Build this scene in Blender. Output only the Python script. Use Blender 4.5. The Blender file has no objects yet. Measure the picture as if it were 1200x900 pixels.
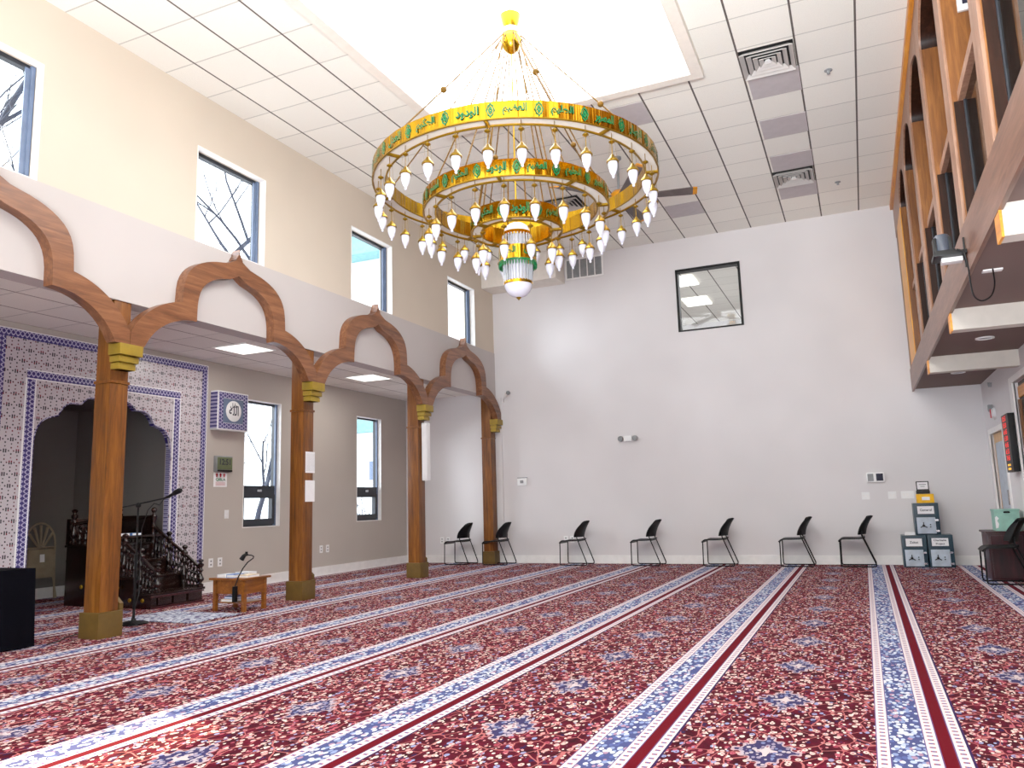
import bpy, bmesh, math, random
from mathutils import Matrix, Vector
SC = bpy.context.scene
COL = SC.collection
PI = math.pi
rnd = random.Random(7)

# ------------------------------------------------------------------ colour / node helpers
def lin(c):
    return tuple((x/255/12.92 if x/255 <= .04045 else ((x/255+.055)/1.055)**2.4) for x in c) + (1.0,)

class E:
    """a float socket with arithmetic"""
    def __init__(s, nt, k): s.nt = nt; s.k = k
    def m(s, op, b=None, c=None):
        n = s.nt.nodes.new('ShaderNodeMath'); n.operation = op
        for i, v in enumerate((s, b, c)):
            if v is None: continue
            if isinstance(v, E): s.nt.links.new(v.k, n.inputs[i])
            else: n.inputs[i].default_value = v
        return E(s.nt, n.outputs[0])
    def __add__(s, o): return s.m('ADD', o)
    def __sub__(s, o): return s.m('SUBTRACT', o)
    def __mul__(s, o): return s.m('MULTIPLY', o)
    def __truediv__(s, o): return s.m('DIVIDE', o)
    def fract(s): return s.m('FRACT')
    def floor(s): return s.m('FLOOR')
    def abs(s): return s.m('ABSOLUTE')
    def lt(s, o): return s.m('LESS_THAN', o)
    def gt(s, o): return s.m('GREATER_THAN', o)
    def sin(s): return s.m('SINE')
    def max(s, o): return s.m('MAXIMUM', o)
    def min(s, o): return s.m('MINIMUM', o)
    def sq(s): return s.m('MULTIPLY', s)
    def sqrt(s): return s.m('SQRT')
    def inv(s):
        n = s.nt.nodes.new('ShaderNodeMath'); n.operation = 'SUBTRACT'; n.inputs[0].default_value = 1
        s.nt.links.new(s.k, n.inputs[1]); return E(s.nt, n.outputs[0])

class NT:
    def __init__(s, name):
        s.mat = bpy.data.materials.new(name); s.mat.use_nodes = True
        s.nt = s.mat.node_tree
        s.bsdf = [n for n in s.nt.nodes if n.type == 'BSDF_PRINCIPLED'][0]
        s.out = [n for n in s.nt.nodes if n.type == 'OUTPUT_MATERIAL'][0]
        s.mat.diffuse_color = (.6, .6, .6, 1)
    def xyz(s):
        t = s.nt.nodes.new('ShaderNodeTexCoord'); p = s.nt.nodes.new('ShaderNodeSeparateXYZ')
        s.nt.links.new(t.outputs['Object'], p.inputs[0]); s.tc = t
        return [E(s.nt, p.outputs[i]) for i in range(3)]
    def vec(s, x, y, z=0.0):
        c = s.nt.nodes.new('ShaderNodeCombineXYZ')
        for i, v in enumerate((x, y, z)):
            if isinstance(v, E): s.nt.links.new(v.k, c.inputs[i])
            else: c.inputs[i].default_value = v
        return c.outputs[0]
    def vor(s, vec, feature='F1', rand=1.0):
        n = s.nt.nodes.new('ShaderNodeTexVoronoi'); n.feature = feature; n.inputs['Scale'].default_value = 1
        n.inputs['Randomness'].default_value = rand
        s.nt.links.new(vec, n.inputs['Vector'])
        d = E(s.nt, n.outputs['Distance'])
        if feature == 'DISTANCE_TO_EDGE': return d, None
        sp = s.nt.nodes.new('ShaderNodeSeparateColor'); s.nt.links.new(n.outputs['Color'], sp.inputs[0])
        return d, E(s.nt, sp.outputs[0])
    def noise(s, vec, scale=1, detail=3, rough=.55, dist=0):
        n = s.nt.nodes.new('ShaderNodeTexNoise'); n.inputs['Scale'].default_value = scale
        n.inputs['Detail'].default_value = detail; n.inputs['Roughness'].default_value = rough
        n.inputs['Distortion'].default_value = dist
        if vec is not None: s.nt.links.new(vec, n.inputs['Vector'])
        return E(s.nt, n.outputs[0])
    def ramp(s, e, stops, interp='LINEAR'):
        n = s.nt.nodes.new('ShaderNodeValToRGB'); r = n.color_ramp; r.interpolation = interp
        while len(r.elements) < len(stops): r.elements.new(.5)
        for el, (p, c) in zip(r.elements, stops): el.position = p; el.color = lin(c)
        s.nt.links.new(e.k, n.inputs[0]); return n.outputs[0]
    def mix(s, f, a, b):
        n = s.nt.nodes.new('ShaderNodeMix'); n.data_type = 'RGBA'
        for i, v in ((6, a), (7, b)):
            if isinstance(v, tuple): n.inputs[i].default_value = lin(v)
            else: s.nt.links.new(v, n.inputs[i])
        if isinstance(f, E): s.nt.links.new(f.k, n.inputs[0])
        else: n.inputs[0].default_value = f
        return n.outputs[2]
    def color(s, c):
        if isinstance(c, tuple): s.bsdf.inputs['Base Color'].default_value = lin(c)
        else: s.nt.links.new(c, s.bsdf.inputs['Base Color'])
    def set(s, **k):
        for n, v in k.items(): s.bsdf.inputs[n.replace('_', ' ')].default_value = v
        return s
    def bump(s, e, strength=.2, dist=.01):
        b = s.nt.nodes.new('ShaderNodeBump'); b.inputs['Strength'].default_value = strength
        b.inputs['Distance'].default_value = dist
        s.nt.links.new(e.k, b.inputs['Height']); s.nt.links.new(b.outputs[0], s.bsdf.inputs['Normal'])

def plain(name, c, rough=.6, metal=0, spec=.4, emit=None, es=0, var=.06):
    n = NT(name); x, y, z = n.xyz()
    nz = n.noise(n.tc.outputs['Object'], 9, 2)
    d = tuple(max(0, v*(1-var)) for v in c); l = tuple(min(255, v*(1+var)) for v in c)
    n.color(n.ramp(nz, [(.3, d), (.7, l)]))
    n.set(Roughness=rough, Metallic=metal); n.bsdf.inputs['Specular IOR Level'].default_value = spec
    if emit: n.bsdf.inputs['Emission Color'].default_value = lin(emit); n.bsdf.inputs['Emission Strength'].default_value = es
    return n.mat

def wood(name, dark, mid, light, axis='z', rough=.38, sc=1.0, spec=.4):
    n = NT(name); x, y, z = n.xyz()
    a, b = 2.2*sc, 26*sc
    m = {'x': (a, b, b), 'y': (b, a, b), 'z': (b, b, a)}[axis]
    g = n.noise(n.vec(x*m[0], y*m[1], z*m[2]), 1, 5, .65, .6)
    g2 = n.noise(n.vec(x*m[0]*.25, y*m[1]*.22, z*m[2]*.3), 1, 2)
    t = g*.72 + g2*.28
    n.color(n.ramp(t, [(.30, dark), (.5, mid), (.70, light)]))
    n.set(Roughness=rough); n.bsdf.inputs['Specular IOR Level'].default_value = spec
    n.bump(g, .12, .004)
    return n.mat

def wall_paint(name, c, rough=.85):
    n = NT(name); x, y, z = n.xyz()
    f = n.noise(n.tc.outputs['Object'], 90, 2); s = n.noise(n.tc.outputs['Object'], .7, 2)
    n.color(n.ramp(s, [(.3, tuple(v*.975 for v in c)), (.7, tuple(min(255, v*1.02) for v in c))]))
    n.set(Roughness=rough); n.bsdf.inputs['Specular IOR Level'].default_value = .25
    n.bump(f, .08, .003)
    return n.mat

def glassmat(name, tint=(255, 255, 255), gloss=.08, grough=.02):
    n = NT(name); nt = n.nt; nt.nodes.remove(n.bsdf)
    x, y, z = n.xyz()
    tr = nt.nodes.new('ShaderNodeBsdfTransparent'); tr.inputs[0].default_value = lin(tint)
    gl = nt.nodes.new('ShaderNodeBsdfGlossy'); gl.inputs['Roughness'].default_value = grough
    lw = nt.nodes.new('ShaderNodeLayerWeight'); lw.inputs[0].default_value = .5
    ad = nt.nodes.new('ShaderNodeMath'); ad.operation = 'POWER'; ad.inputs[1].default_value = 5
    nt.links.new(lw.outputs['Facing'], ad.inputs[0])
    a2 = nt.nodes.new('ShaderNodeMath'); a2.operation = 'MULTIPLY_ADD'; a2.inputs[1].default_value = .5; a2.inputs[2].default_value = gloss
    nt.links.new(ad.outputs[0], a2.inputs[0]); ad = a2
    mx = nt.nodes.new('ShaderNodeMixShader'); nt.links.new(ad.outputs[0], mx.inputs[0])
    nt.links.new(tr.outputs[0], mx.inputs[1]); nt.links.new(gl.outputs[0], mx.inputs[2])
    nt.links.new(mx.outputs[0], n.out.inputs[0])
    return n.mat

# ------------------------------------------------------------------ mesh helpers
OFF = {}
class MB:
    def __init__(s): s.v = []; s.f = []
    def add(s, vs, fs):
        b = len(s.v); s.v += [tuple(p) for p in vs]; s.f += [tuple(i+b for i in f) for f in fs]; return s
    def box(s, x0, x1, y0, y1, z0, z1):
        x0, x1 = sorted((x0, x1)); y0, y1 = sorted((y0, y1)); z0, z1 = sorted((z0, z1))
        return s.add([(x0,y0,z0),(x1,y0,z0),(x1,y1,z0),(x0,y1,z0),(x0,y0,z1),(x1,y0,z1),(x1,y1,z1),(x0,y1,z1)],
                     [(0,3,2,1),(4,5,6,7),(0,1,5,4),(1,2,6,5),(2,3,7,6),(3,0,4,7)])
    def frustum(s, cx, cy, z0, z1, w0, d0, w1, d1):
        vs = []
        for z, w, d in ((z0, w0, d0), (z1, w1, d1)):
            vs += [(cx-w/2,cy-d/2,z),(cx+w/2,cy-d/2,z),(cx+w/2,cy+d/2,z),(cx-w/2,cy+d/2,z)]
        return s.add(vs, [(0,3,2,1),(4,5,6,7),(0,1,5,4),(1,2,6,5),(2,3,7,6),(3,0,4,7)])
    def prism(s, poly, axis, a, b):
        """poly of 2D points; axis x -> (y,z), y -> (x,z), z -> (x,y)"""
        def P(p, t): return {'x': (t, p[0], p[1]), 'y': (p[0], t, p[1]), 'z': (p[0], p[1], t)}[axis]
        n = len(poly)
        vs = [P(p, a) for p in poly] + [P(p, b) for p in poly]
        fs = [tuple(range(n))[::-1], tuple(range(n, 2*n))] + [(i, (i+1) % n, n+(i+1) % n, n+i) for i in range(n)]
        return s.add(vs, fs)
    def strip(s, outer, inner, axis, a, b):
        """band between two equal-length open polylines, extruded"""
        def P(p, t): return {'x': (t, p[0], p[1]), 'y': (p[0], t, p[1]), 'z': (p[0], p[1], t)}[axis]
        n = len(outer)
        vs = [P(p, a) for p in outer]+[P(p, a) for p in inner]+[P(p, b) for p in outer]+[P(p, b) for p in inner]
        fs = []
        for i in range(n-1):
            fs += [(i, i+1, n+i+1, n+i), (2*n+i, 3*n+i, 3*n+i+1, 2*n+i+1), (i, 2*n+i, 2*n+i+1, i+1), (n+i, n+i+1, 3*n+i+1, 3*n+i)]
        fs += [(0, n, 3*n, 2*n), (n-1, 3*n-1, 4*n-1, 2*n-1)]
        return s.add(vs, fs)
    def tube(s, pts, r, seg=8, closed=False):
        pts = [Vector(p) for p in pts]; n = len(pts)
        rs = r if isinstance(r, (list, tuple)) else [r]*n
        vs = []; ref = None
        for i, p in enumerate(pts):
            if closed: t = pts[(i+1) % n]-pts[i-1]
            else: t = pts[min(i+1, n-1)]-pts[max(i-1, 0)]
            if t.length < 1e-9: t = Vector((0, 0, 1))
            t.normalize()
            if ref is None:
                ref = Vector((0, 0, 1)) if abs(t.z) < .9 else Vector((1, 0, 0))
            u = ref - t*ref.dot(t)
            if u.length < 1e-4: u = t.orthogonal()
            u.normalize(); ref = u; w = t.cross(u)
            for k in range(seg):
                a = 2*PI*k/seg; vs.append(p + (u*math.cos(a)+w*math.sin(a))*rs[i])
        fs = []
        m = n if closed else n-1
        for i in range(m):
            j = (i+1) % n
            for k in range(seg):
                l = (k+1) % seg; fs.append((i*seg+k, i*seg+l, j*seg+l, j*seg+k))
        if not closed: fs += [tuple(range(seg))[::-1], tuple((n-1)*seg+k for k in range(seg))]
        return s.add(vs, fs)
    def lathe(s, prof, c=(0,0,0), seg=24, axis='z', closed=False):
        vs = []; n = len(prof)
        for r, h in prof:
            for k in range(seg):
                a = 2*PI*k/seg; u, w = r*math.cos(a), r*math.sin(a)
                p = {'z': (u, w, h), 'x': (h, u, w), 'y': (u, h, w)}[axis]
                vs.append((c[0]+p[0], c[1]+p[1], c[2]+p[2]))
        fs = []
        for i in range(n if closed else n-1):
            j = (i+1) % n
            for k in range(seg):
                l = (k+1) % seg; fs.append((i*seg+k, i*seg+l, j*seg+l, j*seg+k))
        if not closed:
            if prof[0][0] > 1e-5: fs.append(tuple(range(seg))[::-1])
            if prof[-1][0] > 1e-5: fs.append(tuple((n-1)*seg+k for k in range(seg)))
        return s.add(vs, fs)
    def sphere(s, c, r, seg=12, sz=1.0):
        return s.lathe([(r*math.sin(PI*i/8)+1e-6, -r*sz*math.cos(PI*i/8)) for i in range(9)], c, seg)
    def grid(s, fn, nu, nv, thick=None):
        vs = [fn(i/nu, j/nv) for j in range(nv+1) for i in range(nu+1)]
        fs = [(j*(nu+1)+i, j*(nu+1)+i+1, (j+1)*(nu+1)+i+1, (j+1)*(nu+1)+i) for j in range(nv) for i in range(nu)]
        return s.add(vs, fs)
    def build(s, name, mat, parent=None, kind=None, smooth=35, bevel=0, solid=0, bseg=2):
        bm = bmesh.new(); o = OFF.get(parent.name, Vector()) if parent else Vector()
        vv = [bm.verts.new(Vector(p)-o) for p in s.v]
        for f in s.f:
            try: bm.faces.new([vv[i] for i in f])
            except ValueError: pass
        if solid or smooth: bmesh.ops.remove_doubles(bm, verts=bm.verts, dist=1e-5)
        bmesh.ops.recalc_face_normals(bm, faces=bm.faces)
        if solid: bmesh.ops.solidify(bm, geom=bm.faces[:], thickness=solid)
        if bevel:
            ed = [e for e in bm.edges if len(e.link_faces) == 2 and e.calc_face_angle(0) > .5]
            bmesh.ops.bevel(bm, geom=ed, offset=bevel, segments=bseg, affect='EDGES', profile=.7)
        me = bpy.data.meshes.new(name); bm.to_mesh(me); bm.free()
        me.materials.append(mat)
        if smooth:
            me.shade_smooth(); me.set_sharp_from_angle(angle=math.radians(smooth))
        ob = bpy.data.objects.new(name, me); COL.objects.link(ob)
        if parent: ob.parent = parent; OFF[ob.name] = o
        if kind: ob['kind'] = kind
        return ob

def thing(name, label, cat, loc=(0,0,0), group=None):
    o = bpy.data.objects.new(name, None); COL.objects.link(o); o.location = loc; o.empty_display_size = .1
    o['label'] = label; o['category'] = cat
    if group: o['group'] = group
    OFF[o.name] = Vector(loc)
    return o
def tag(o, label, cat, group=None):
    o['label'] = label; o['category'] = cat
    if group: o['group'] = group
    return o
def dup(root, loc, rz=0, label=None, group=None):
    r = root.copy(); COL.objects.link(r); r.location = loc; r.rotation_euler = (0, 0, rz)
    if label: r['label'] = label
    if group: r['group'] = group
    for ch in list(root.children):
        c = ch.copy(); COL.objects.link(c); c.parent = r
        for g in list(ch.children):
            d = g.copy(); COL.objects.link(d); d.parent = c
    return r
def structure(o): o['kind'] = 'structure'; return o

def txt(body, size, align='CENTER', bold=0):
    c = bpy.data.curves.new('tmp', 'FONT'); c.body = body; c.size = size; c.align_x = align; c.align_y = 'CENTER'
    c.offset = bold; c.resolution_u = 3
    o = bpy.data.objects.new('tmp', c); COL.objects.link(o); bpy.context.view_layer.update()
    me = bpy.data.meshes.new_from_object(o.evaluated_get(bpy.context.evaluated_depsgraph_get()))
    vs = [v.co.copy() for v in me.vertices]; fs = [tuple(p.vertices) for p in me.polygons]
    bpy.data.objects.remove(o); bpy.data.curves.remove(c); bpy.data.meshes.remove(me)
    return vs, fs
def txt_flat(mb, body, size, org, right, up, width=None, bold=0):
    vs, fs = txt(body, size, bold=bold); org, right, up = Vector(org), Vector(right), Vector(up)
    k = 1
    if width and vs:
        w = max(v.x for v in vs)-min(v.x for v in vs); k = width/w if w > 1e-6 else 1
    mb.add([org+right*v.x*k+up*v.y for v in vs], fs)

def panels(mb, axis, c0, c1, u0, u1, z0, z1, holes):
    """wall slab between c0..c1 across `axis`, with rectangular holes (u0,u1,z0,z1)"""
    us = sorted({u0, u1, *[h[0] for h in holes], *[h[1] for h in holes]})
    us = [u for u in us if u0-1e-6 <= u <= u1+1e-6]
    for a, b in zip(us, us[1:]):
        m = (a+b)/2; cuts = sorted([(h[2], h[3]) for h in holes if h[0] < m < h[1]])
        z = z0; segs = []
        for p, q in cuts: segs.append((z, p)); z = q
        segs.append((z, z1))
        for p, q in segs:
            if q-p > 1e-6:
                if axis == 'x': mb.box(c0, c1, a, b, p, q)
                elif axis == 'y': mb.box(a, b, c0, c1, p, q)
                else: mb.box(a, b, p, q, c0, c1)
    return mb

# ------------------------------------------------------------------ measures
H = 6.04; D = 14.44; XU = -6.74; XL = -8.87; XR = 1.86; ZA = 3.41; YR = -4.0
CAMH = 1.1604

# ------------------------------------------------------------------ materials
def carpet_mat():
    n = NT('patterned_carpet'); X, Y, Z = n.xyz()
    d = ((X+1.3408)/1.29).fract()*1.29
    wob = n.noise(n.vec(X*3, Y*3), 1, 2)
    # field
    dist, rc = n.vor(n.vec(X*27, Y*17))
    red = n.ramp(n.noise(n.vec(X*14, Y*9), 1, 3), [(.3, (36, 1, 12)), (.55, (72, 2, 22)), (.75, (102, 8, 36))])
    pal = [(0, (206, 176, 168)), (.26, (160, 72, 88)), (.44, (216, 192, 184)), (.58, (128, 138, 180)), (.70, (34, 22, 60)), (.80, (200, 140, 136)), (.92, (150, 60, 76))]
    fld = n.mix(dist.lt(.36), red, n.ramp(rc, pal, 'CONSTANT'))
    fld = n.mix(dist.lt(.12), fld, (120, 16, 36))
    d2, rc2 = n.vor(n.vec(X*44+wob*2, Y*26+3.7))
    fld = n.mix(d2.lt(.30)*rc2.gt(.35), fld, n.ramp(rc2, [(0, (230, 206, 196)), (.55, (190, 120, 124)), (.7, (236, 218, 206)), (.85, (140, 146, 186)), (.95, (60, 30, 60))], 'CONSTANT'))
    e2, _ = n.vor(n.vec(X*10+wob*1.2, Y*7+wob), 'DISTANCE_TO_EDGE')
    fld = n.mix(e2.lt(.022), fld, (168, 92, 92))
    # medallion
    mx = (d-.825).abs(); my = ((((Y-3.96)/.985+.5).fract()-.5)*.985).abs()
    m = mx/.155 + my/.235
    scal = ((mx*70).sin()*(my*48).sin())*.12
    m = m + scal
    vm, rm = n.vor(n.vec(X*45, Y*28))
    med = n.mix(vm.lt(.46), (48, 42, 82), n.ramp(rm, [(0, (172, 160, 170)), (.45, (104, 112, 152)), (.7, (140, 128, 150))], 'CONSTANT'))
    med = n.mix(m.lt(.34), med, n.mix(vm.lt(.34), (192, 176, 178), (124, 66, 88)))
    med = n.mix(m.gt(.94), med, (176, 150, 156))
    fld = n.mix(m.lt(1.0), fld, med)
    # border stripe
    vs, rs = n.vor(n.vec(X*40+wob*2, Y*24))
    flo = n.ramp(rs, [(0, (196, 202, 214)), (.25, (126, 142, 184)), (.42, (214, 214, 222)), (.60, (76, 88, 142)), (.70, (172, 184, 208)), (.88, (160, 124, 146))], 'CONSTANT')
    flo = n.mix(vs.gt(.52), flo, (64, 70, 116))
    ph = (Y/.062).fract()
    def white(cen):
        t = (d-cen).abs()
        mot = t.lt(.013)*((ph-.5).abs().lt(.17))
        c = n.mix(mot, (214, 202, 204), (150, 72, 84))
        c = n.mix(t.lt(.007)*((ph-.5).abs().lt(.1)), c, (70, 84, 150))
        return n.mix(t.gt(.0255), c, (92, 70, 120))
    col = fld
    for a, b, c in ((0, .061, white(.0305)), (.061, .207, flo), (.207, .268, white(.2375)), (.268, .324, (88, 0, 14)), (.324, .386, white(.355))):
        col = n.mix(d.gt(a)*d.lt(b) if a else d.lt(b), col, c)
    col = n.mix((d-.386).abs().lt(.006), col, (40, 24, 70))
    n.color(col); n.set(Roughness=.95); n.bsdf.inputs['Specular IOR Level'].default_value = .1
    n.bump(n.noise(n.vec(X*300, Y*300), 1, 1), .25, .004)
    return n.mat

def ceil_mat(name, base, x0, px, y0, py, seam_shade=(92, 84, 80)):
    n = NT(name); X, Y, Z = n.xyz()
    fx = (((X-x0)/px+.5).fract()-.5).abs()*px; fy = (((Y-y0)/py+.5).fract()-.5).abs()*py
    sp = n.noise(n.vec(X*120, Y*120), 1, 2)
    tone, tr = n.vor(n.vec(((X-x0)/px).floor()+.5, ((Y-y0)/py).floor()+.5), rand=0)
    c = n.ramp(tr, [(0, tuple(v*.965 for v in base)), (1, base)])
    c = n.mix(sp.gt(.60)*.13, c, (120, 108, 100))
    c = n.mix(fy.lt(.008), c, tuple(min(255, v*.80) for v in base))
    c = n.mix(fx.lt(.011), c, seam_shade)  # shadow of the seams along the hall put in as dark colour
    n.color(c); n.set(Roughness=.9); n.bsdf.inputs['Specular IOR Level'].default_value = .15
    n.bump(fx.lt(.016).max(fy.lt(.010)).inv()+sp*.15, .35, .008)
    return n.mat

def tile_mat():
    n = NT('patterned_tile'); X, Y, Z = n.xyz()
    P, Q = .148, .132
    u = Y/P; v = Z/Q; row = v.floor(); par = (row*.5).fract()      # 0 or .5
    fu = (u+par).fract()-.5; fv = v.fract()-.5
    au, av = fu.abs(), fv.abs()
    dk = (au-.085).abs().lt(.055)*av.lt(.17)                      # a pair of squares
    dot = ((au-.30)*P).sq()+(fv*Q).sq()
    dk = dk.max(dot.lt(.00009))
    d3 = (fu*P).sq()+((av-.40)*Q).sq(); dk = dk.max(d3.lt(.00007))
    d2 = ((au-.5)*P).sq()+((av-.27)*Q).sq(); dk = dk.max(d2.lt(.00010))
    d4 = ((au-.5)*P).sq()+((av-.5)*Q).sq()
    pal = n.noise(n.vec(Y*3.3, Z*3.3), 1, 2)
    inkc = n.ramp(n.noise(n.vec((u*2).floor(), (v*2).floor()), .73, 0), [(.42, (22, 18, 30)), (.58, (112, 14, 40))], 'CONSTANT')
    c = n.mix(((fu*7+fv*6).fract()-.5).abs().lt(.12), (196, 187, 192), (180, 173, 184))
    c = n.mix(dk, c, inkc)
    n.color(c); n.set(Roughness=.3)
    return n.mat

def braid_mat(name, along):
    n = NT(name); X, Y, Z = n.xyz()
    s = {'y': Y, 'z': Z, 'x': X}[along]
    t = Z if along != 'z' else Y
    a = ((s*(2*PI/.11)).sin()*.35); f = (t/.09).fract()-.5
    w = (f-a).abs().lt(.10).max((f+a).abs().lt(.10))
    c = n.mix(w, (46, 36, 106), (176, 172, 204))
    c = n.mix(((s/.055).fract()-.5).abs().lt(.12)*f.abs().lt(.1), c, (40, 26, 90))
    n.color(c); n.set(Roughness=.3)
    return n.mat

M = {}
M['carpet'] = carpet_mat()
M['ceil'] = ceil_mat('ceiling_tiles', (246, 243, 234), .34, .605, 8.38, .611)
M['ceil_low'] = ceil_mat('aisle_ceiling_tiles', (246, 243, 236), -8.87, .61, 8.06, .61, (150, 138, 132))
M['tile'] = tile_mat(); M['braid_y'] = braid_mat('braid_border_tile', 'y'); M['braid_z'] = braid_mat('braid_border_tile_upright', 'z')
M['wall'] = wall_paint('beige_wall_paint', (206, 192, 174))
M['wall2'] = wall_paint('lower_wall_tone', (188, 180, 177))  # greyer tone for the wall strip below the sills
M['back'] = wall_paint('back_wall_paint', (221, 217, 218))
M['taupe'] = wall_paint('aisle_wall_shaded', (184, 175, 166))  # beige of the hall wall with the arcade shade put in
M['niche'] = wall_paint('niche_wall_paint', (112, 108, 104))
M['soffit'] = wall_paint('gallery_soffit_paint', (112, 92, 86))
M['white'] = plain('white_trim_paint', (240, 238, 236), .5, var=.02)
M['beamp'] = plain('cream_beam_paint', (200, 192, 182), .6, var=.02)
M['louv'] = plain('grey_white_metal', (186, 180, 176), .6, var=.02)
M['end_lit'] = wood('yellow_lit_oak', (200, 124, 26), (236, 160, 44), (246, 184, 70), 'z')  # yellow light on the end pier front put into the wood colour
M['camgrey'] = plain('slate_plastic', (62, 68, 80), .4)
M['shaft'] = plain('skylight_shaft_glow', (250, 250, 250), .8, emit=(255, 255, 255), es=1.3, var=.01)  # emission stands in for the daylight filling the shaft
M['oak'] = wood('oak_wood', (60, 28, 6), (112, 62, 16), (146, 90, 32))
M['oak_y'] = wood('oak_wood_along_hall', (78, 48, 36), (116, 78, 60), (142, 102, 82), 'y')
M['oak_arch'] = wood('oak_wood_arch', (74, 40, 24), (118, 72, 44), (150, 100, 66), 'y', .35, .8)
M['oak_post_lit'] = wood('oak_wood_gallery_lit', (116, 78, 58), (150, 108, 84), (176, 134, 108), 'z', .4, 1.0)  # window light on the pier fronts put into a paler, pinkish oak
M['oak_reveal_shaded'] = wood('oak_wood_reveal_shaded', (84, 44, 14), (124, 72, 28), (156, 98, 44), 'z', .45)  # same gallery oak, darker: the shade of the reveals is in its colour
M['oak_dark'] = wood('dark_and_shaded_wood', (20, 9, 5), (36, 18, 11), (54, 28, 18), spec=.15)  # dark door wood, also carrying the shade of the gallery arch soffits
M['oak_gold'] = wood('golden_oak_trim', (176, 98, 18), (222, 138, 28), (240, 166, 52), 'y')
M['carved'] = wood('carved_dark_wood', (10, 4, 3), (24, 10, 7), (48, 22, 15), 'z', .22, spec=.6)
M['sidetable'] = wood('side_table_wood', (84, 40, 8), (126, 68, 18), (156, 92, 32), 'y', .35)
M['door'] = wood('light_oak_door', (190, 140, 80), (214, 166, 104), (226, 186, 128))
M['goldpaint'] = plain('gold_paint', (150, 122, 36), .45, .25)
M['goldpaint2'] = plain('dull_gold_paint', (98, 74, 30), .5, .2)
M['brass'] = plain('polished_brass', (214, 164, 34), .22, 1.0, var=.03)
n = NT('rolled_brass_band'); X_, Y_, Z_ = n.xyz()
n.color((206, 156, 34)); n.set(Roughness=.16, Metallic=1.0)
n.bump(n.noise(n.vec(X_*7, Y_*7, 0.0), 1, 3), 1.0, .05); M['band'] = n.mat
M['rodbrass'] = plain('satin_brass_rod', (96, 66, 12), .6, .1, spec=.15, var=.03)
M['brassdark'] = plain('antique_brass', (150, 116, 28), .35, .85)
M['green'] = plain('green_enamel', (2, 96, 48), .4)
M['lampglass'] = plain('frosted_lamp_glass', (206, 206, 220), .25, emit=(245, 245, 255), es=.02, var=.01)
M['diff'] = plain('white_diffuser', (220, 216, 206), .5, emit=(255, 252, 240), es=.03, var=.01)
M['black'] = plain('black_plastic', (8, 8, 10), .45, spec=.25)
M['blackmetal'] = plain('black_metal', (7, 7, 9), .45, spec=.25)
M['shell'] = plain('black_chair_shell', (10, 11, 14), .5, spec=.25)
M['frame'] = plain('dark_window_frame', (34, 38, 46), .4)
M['frameblue'] = plain('blue_grey_window_frame', (92, 108, 136), .45)
M['glass'] = glassmat('window_glass', (252, 254, 255), .03)
M['glassdark'] = glassmat('guard_glass', (60, 64, 68), .12)
M['crystal'] = plain('crystal_rod', (190, 196, 204), .05, .35, 1.0)
M['plate'] = plain('white_plate', (240, 240, 240), .4, var=.01)
M['greyplate'] = plain('grey_plastic', (128, 130, 132), .4)
M['paper'] = plain('white_paper', (242, 240, 242), .7, var=.01)
M['ink'] = plain('dark_ink', (30, 30, 50), .7)
M['redink'] = plain('red_ink', (190, 24, 40), .6)
M['greenink'] = plain('green_ink', (20, 120, 76), .6)
M['safe'] = plain('dark_teal_enamel', (26, 52, 66), .35)
M['safedoor'] = plain('pale_grey_blue_enamel', (176, 188, 202), .4)
M['chrome'] = plain('chrome', (200, 204, 210), .2, 1.0)
M['yellow'] = plain('yellow_card', (240, 178, 12), .6)
M['mint'] = plain('mint_card', (140, 188, 172), .6)
M['mahog'] = wood('dark_red_wood', (34, 10, 14), (54, 18, 24), (74, 28, 34))
M['cloth'] = plain('black_cloth', (5, 5, 10), .95, spec=.05)
M['rug'] = None
M['tancard'] = plain('tan_metal', (150, 136, 112), .45)
M['fanblade'] = plain('grey_fan_blade', (92, 82, 80), .5)
M['fangold'] = plain('amber_fan_trim', (226, 148, 20), .35, .4)
M['greypanel'] = plain('grey_ceiling_panel', (186, 178, 180), .7, var=.02)
M['led'] = plain('red_led', (230, 30, 20), .5, emit=(255, 40, 20), es=.6)
M['ledy'] = plain('amber_led', (230, 170, 20), .5, emit=(255, 180, 20), es=1.0)
M['lcd'] = plain('green_lcd', (88, 98, 62), .3)
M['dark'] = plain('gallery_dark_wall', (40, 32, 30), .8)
M['bark'] = plain('bare_tree_bark', (44, 48, 62), .9)
M['snow'] = plain('pale_ground', (226, 224, 226), .95)
M['bld'] = plain('white_render_wall', (236, 238, 240), .9, var=.01)
M['teal'] = plain('teal_eave', (110, 160, 160), .7)
M['carblue'] = plain('blue_car_paint', (74, 92, 140), .3)
M['carmats'] = plain('dark_rubber', (30, 30, 34), .8)
M['light'] = plain('light_panel', (255, 255, 255), .6, emit=(255, 250, 240), es=2.2, var=.01)
M['bluebook'] = plain('blue_cover', (70, 120, 190), .5)
M['palebook'] = plain('pale_cover', (216, 220, 226), .6)
M['creambook'] = plain('cream_cover', (220, 200, 170), .6)
M['beige_box'] = plain('bulkhead_paint', (232, 224, 214), .85, var=.02)
n = NT('blue_white_rug'); X_, Y_, Z_ = n.xyz()
vd, vr = n.vor(n.vec(X_*22, Y_*22))
c_ = n.ramp(n.noise(n.vec(X_*18, Y_*18), 1, 4), [(.35, (104, 118, 150)), (.5, (178, 184, 200)), (.65, (226, 226, 232))])
n.color(n.mix(vd.gt(.62), c_, (92, 84, 120))); n.set(Roughness=.95); M['rug'] = n.mat

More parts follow.
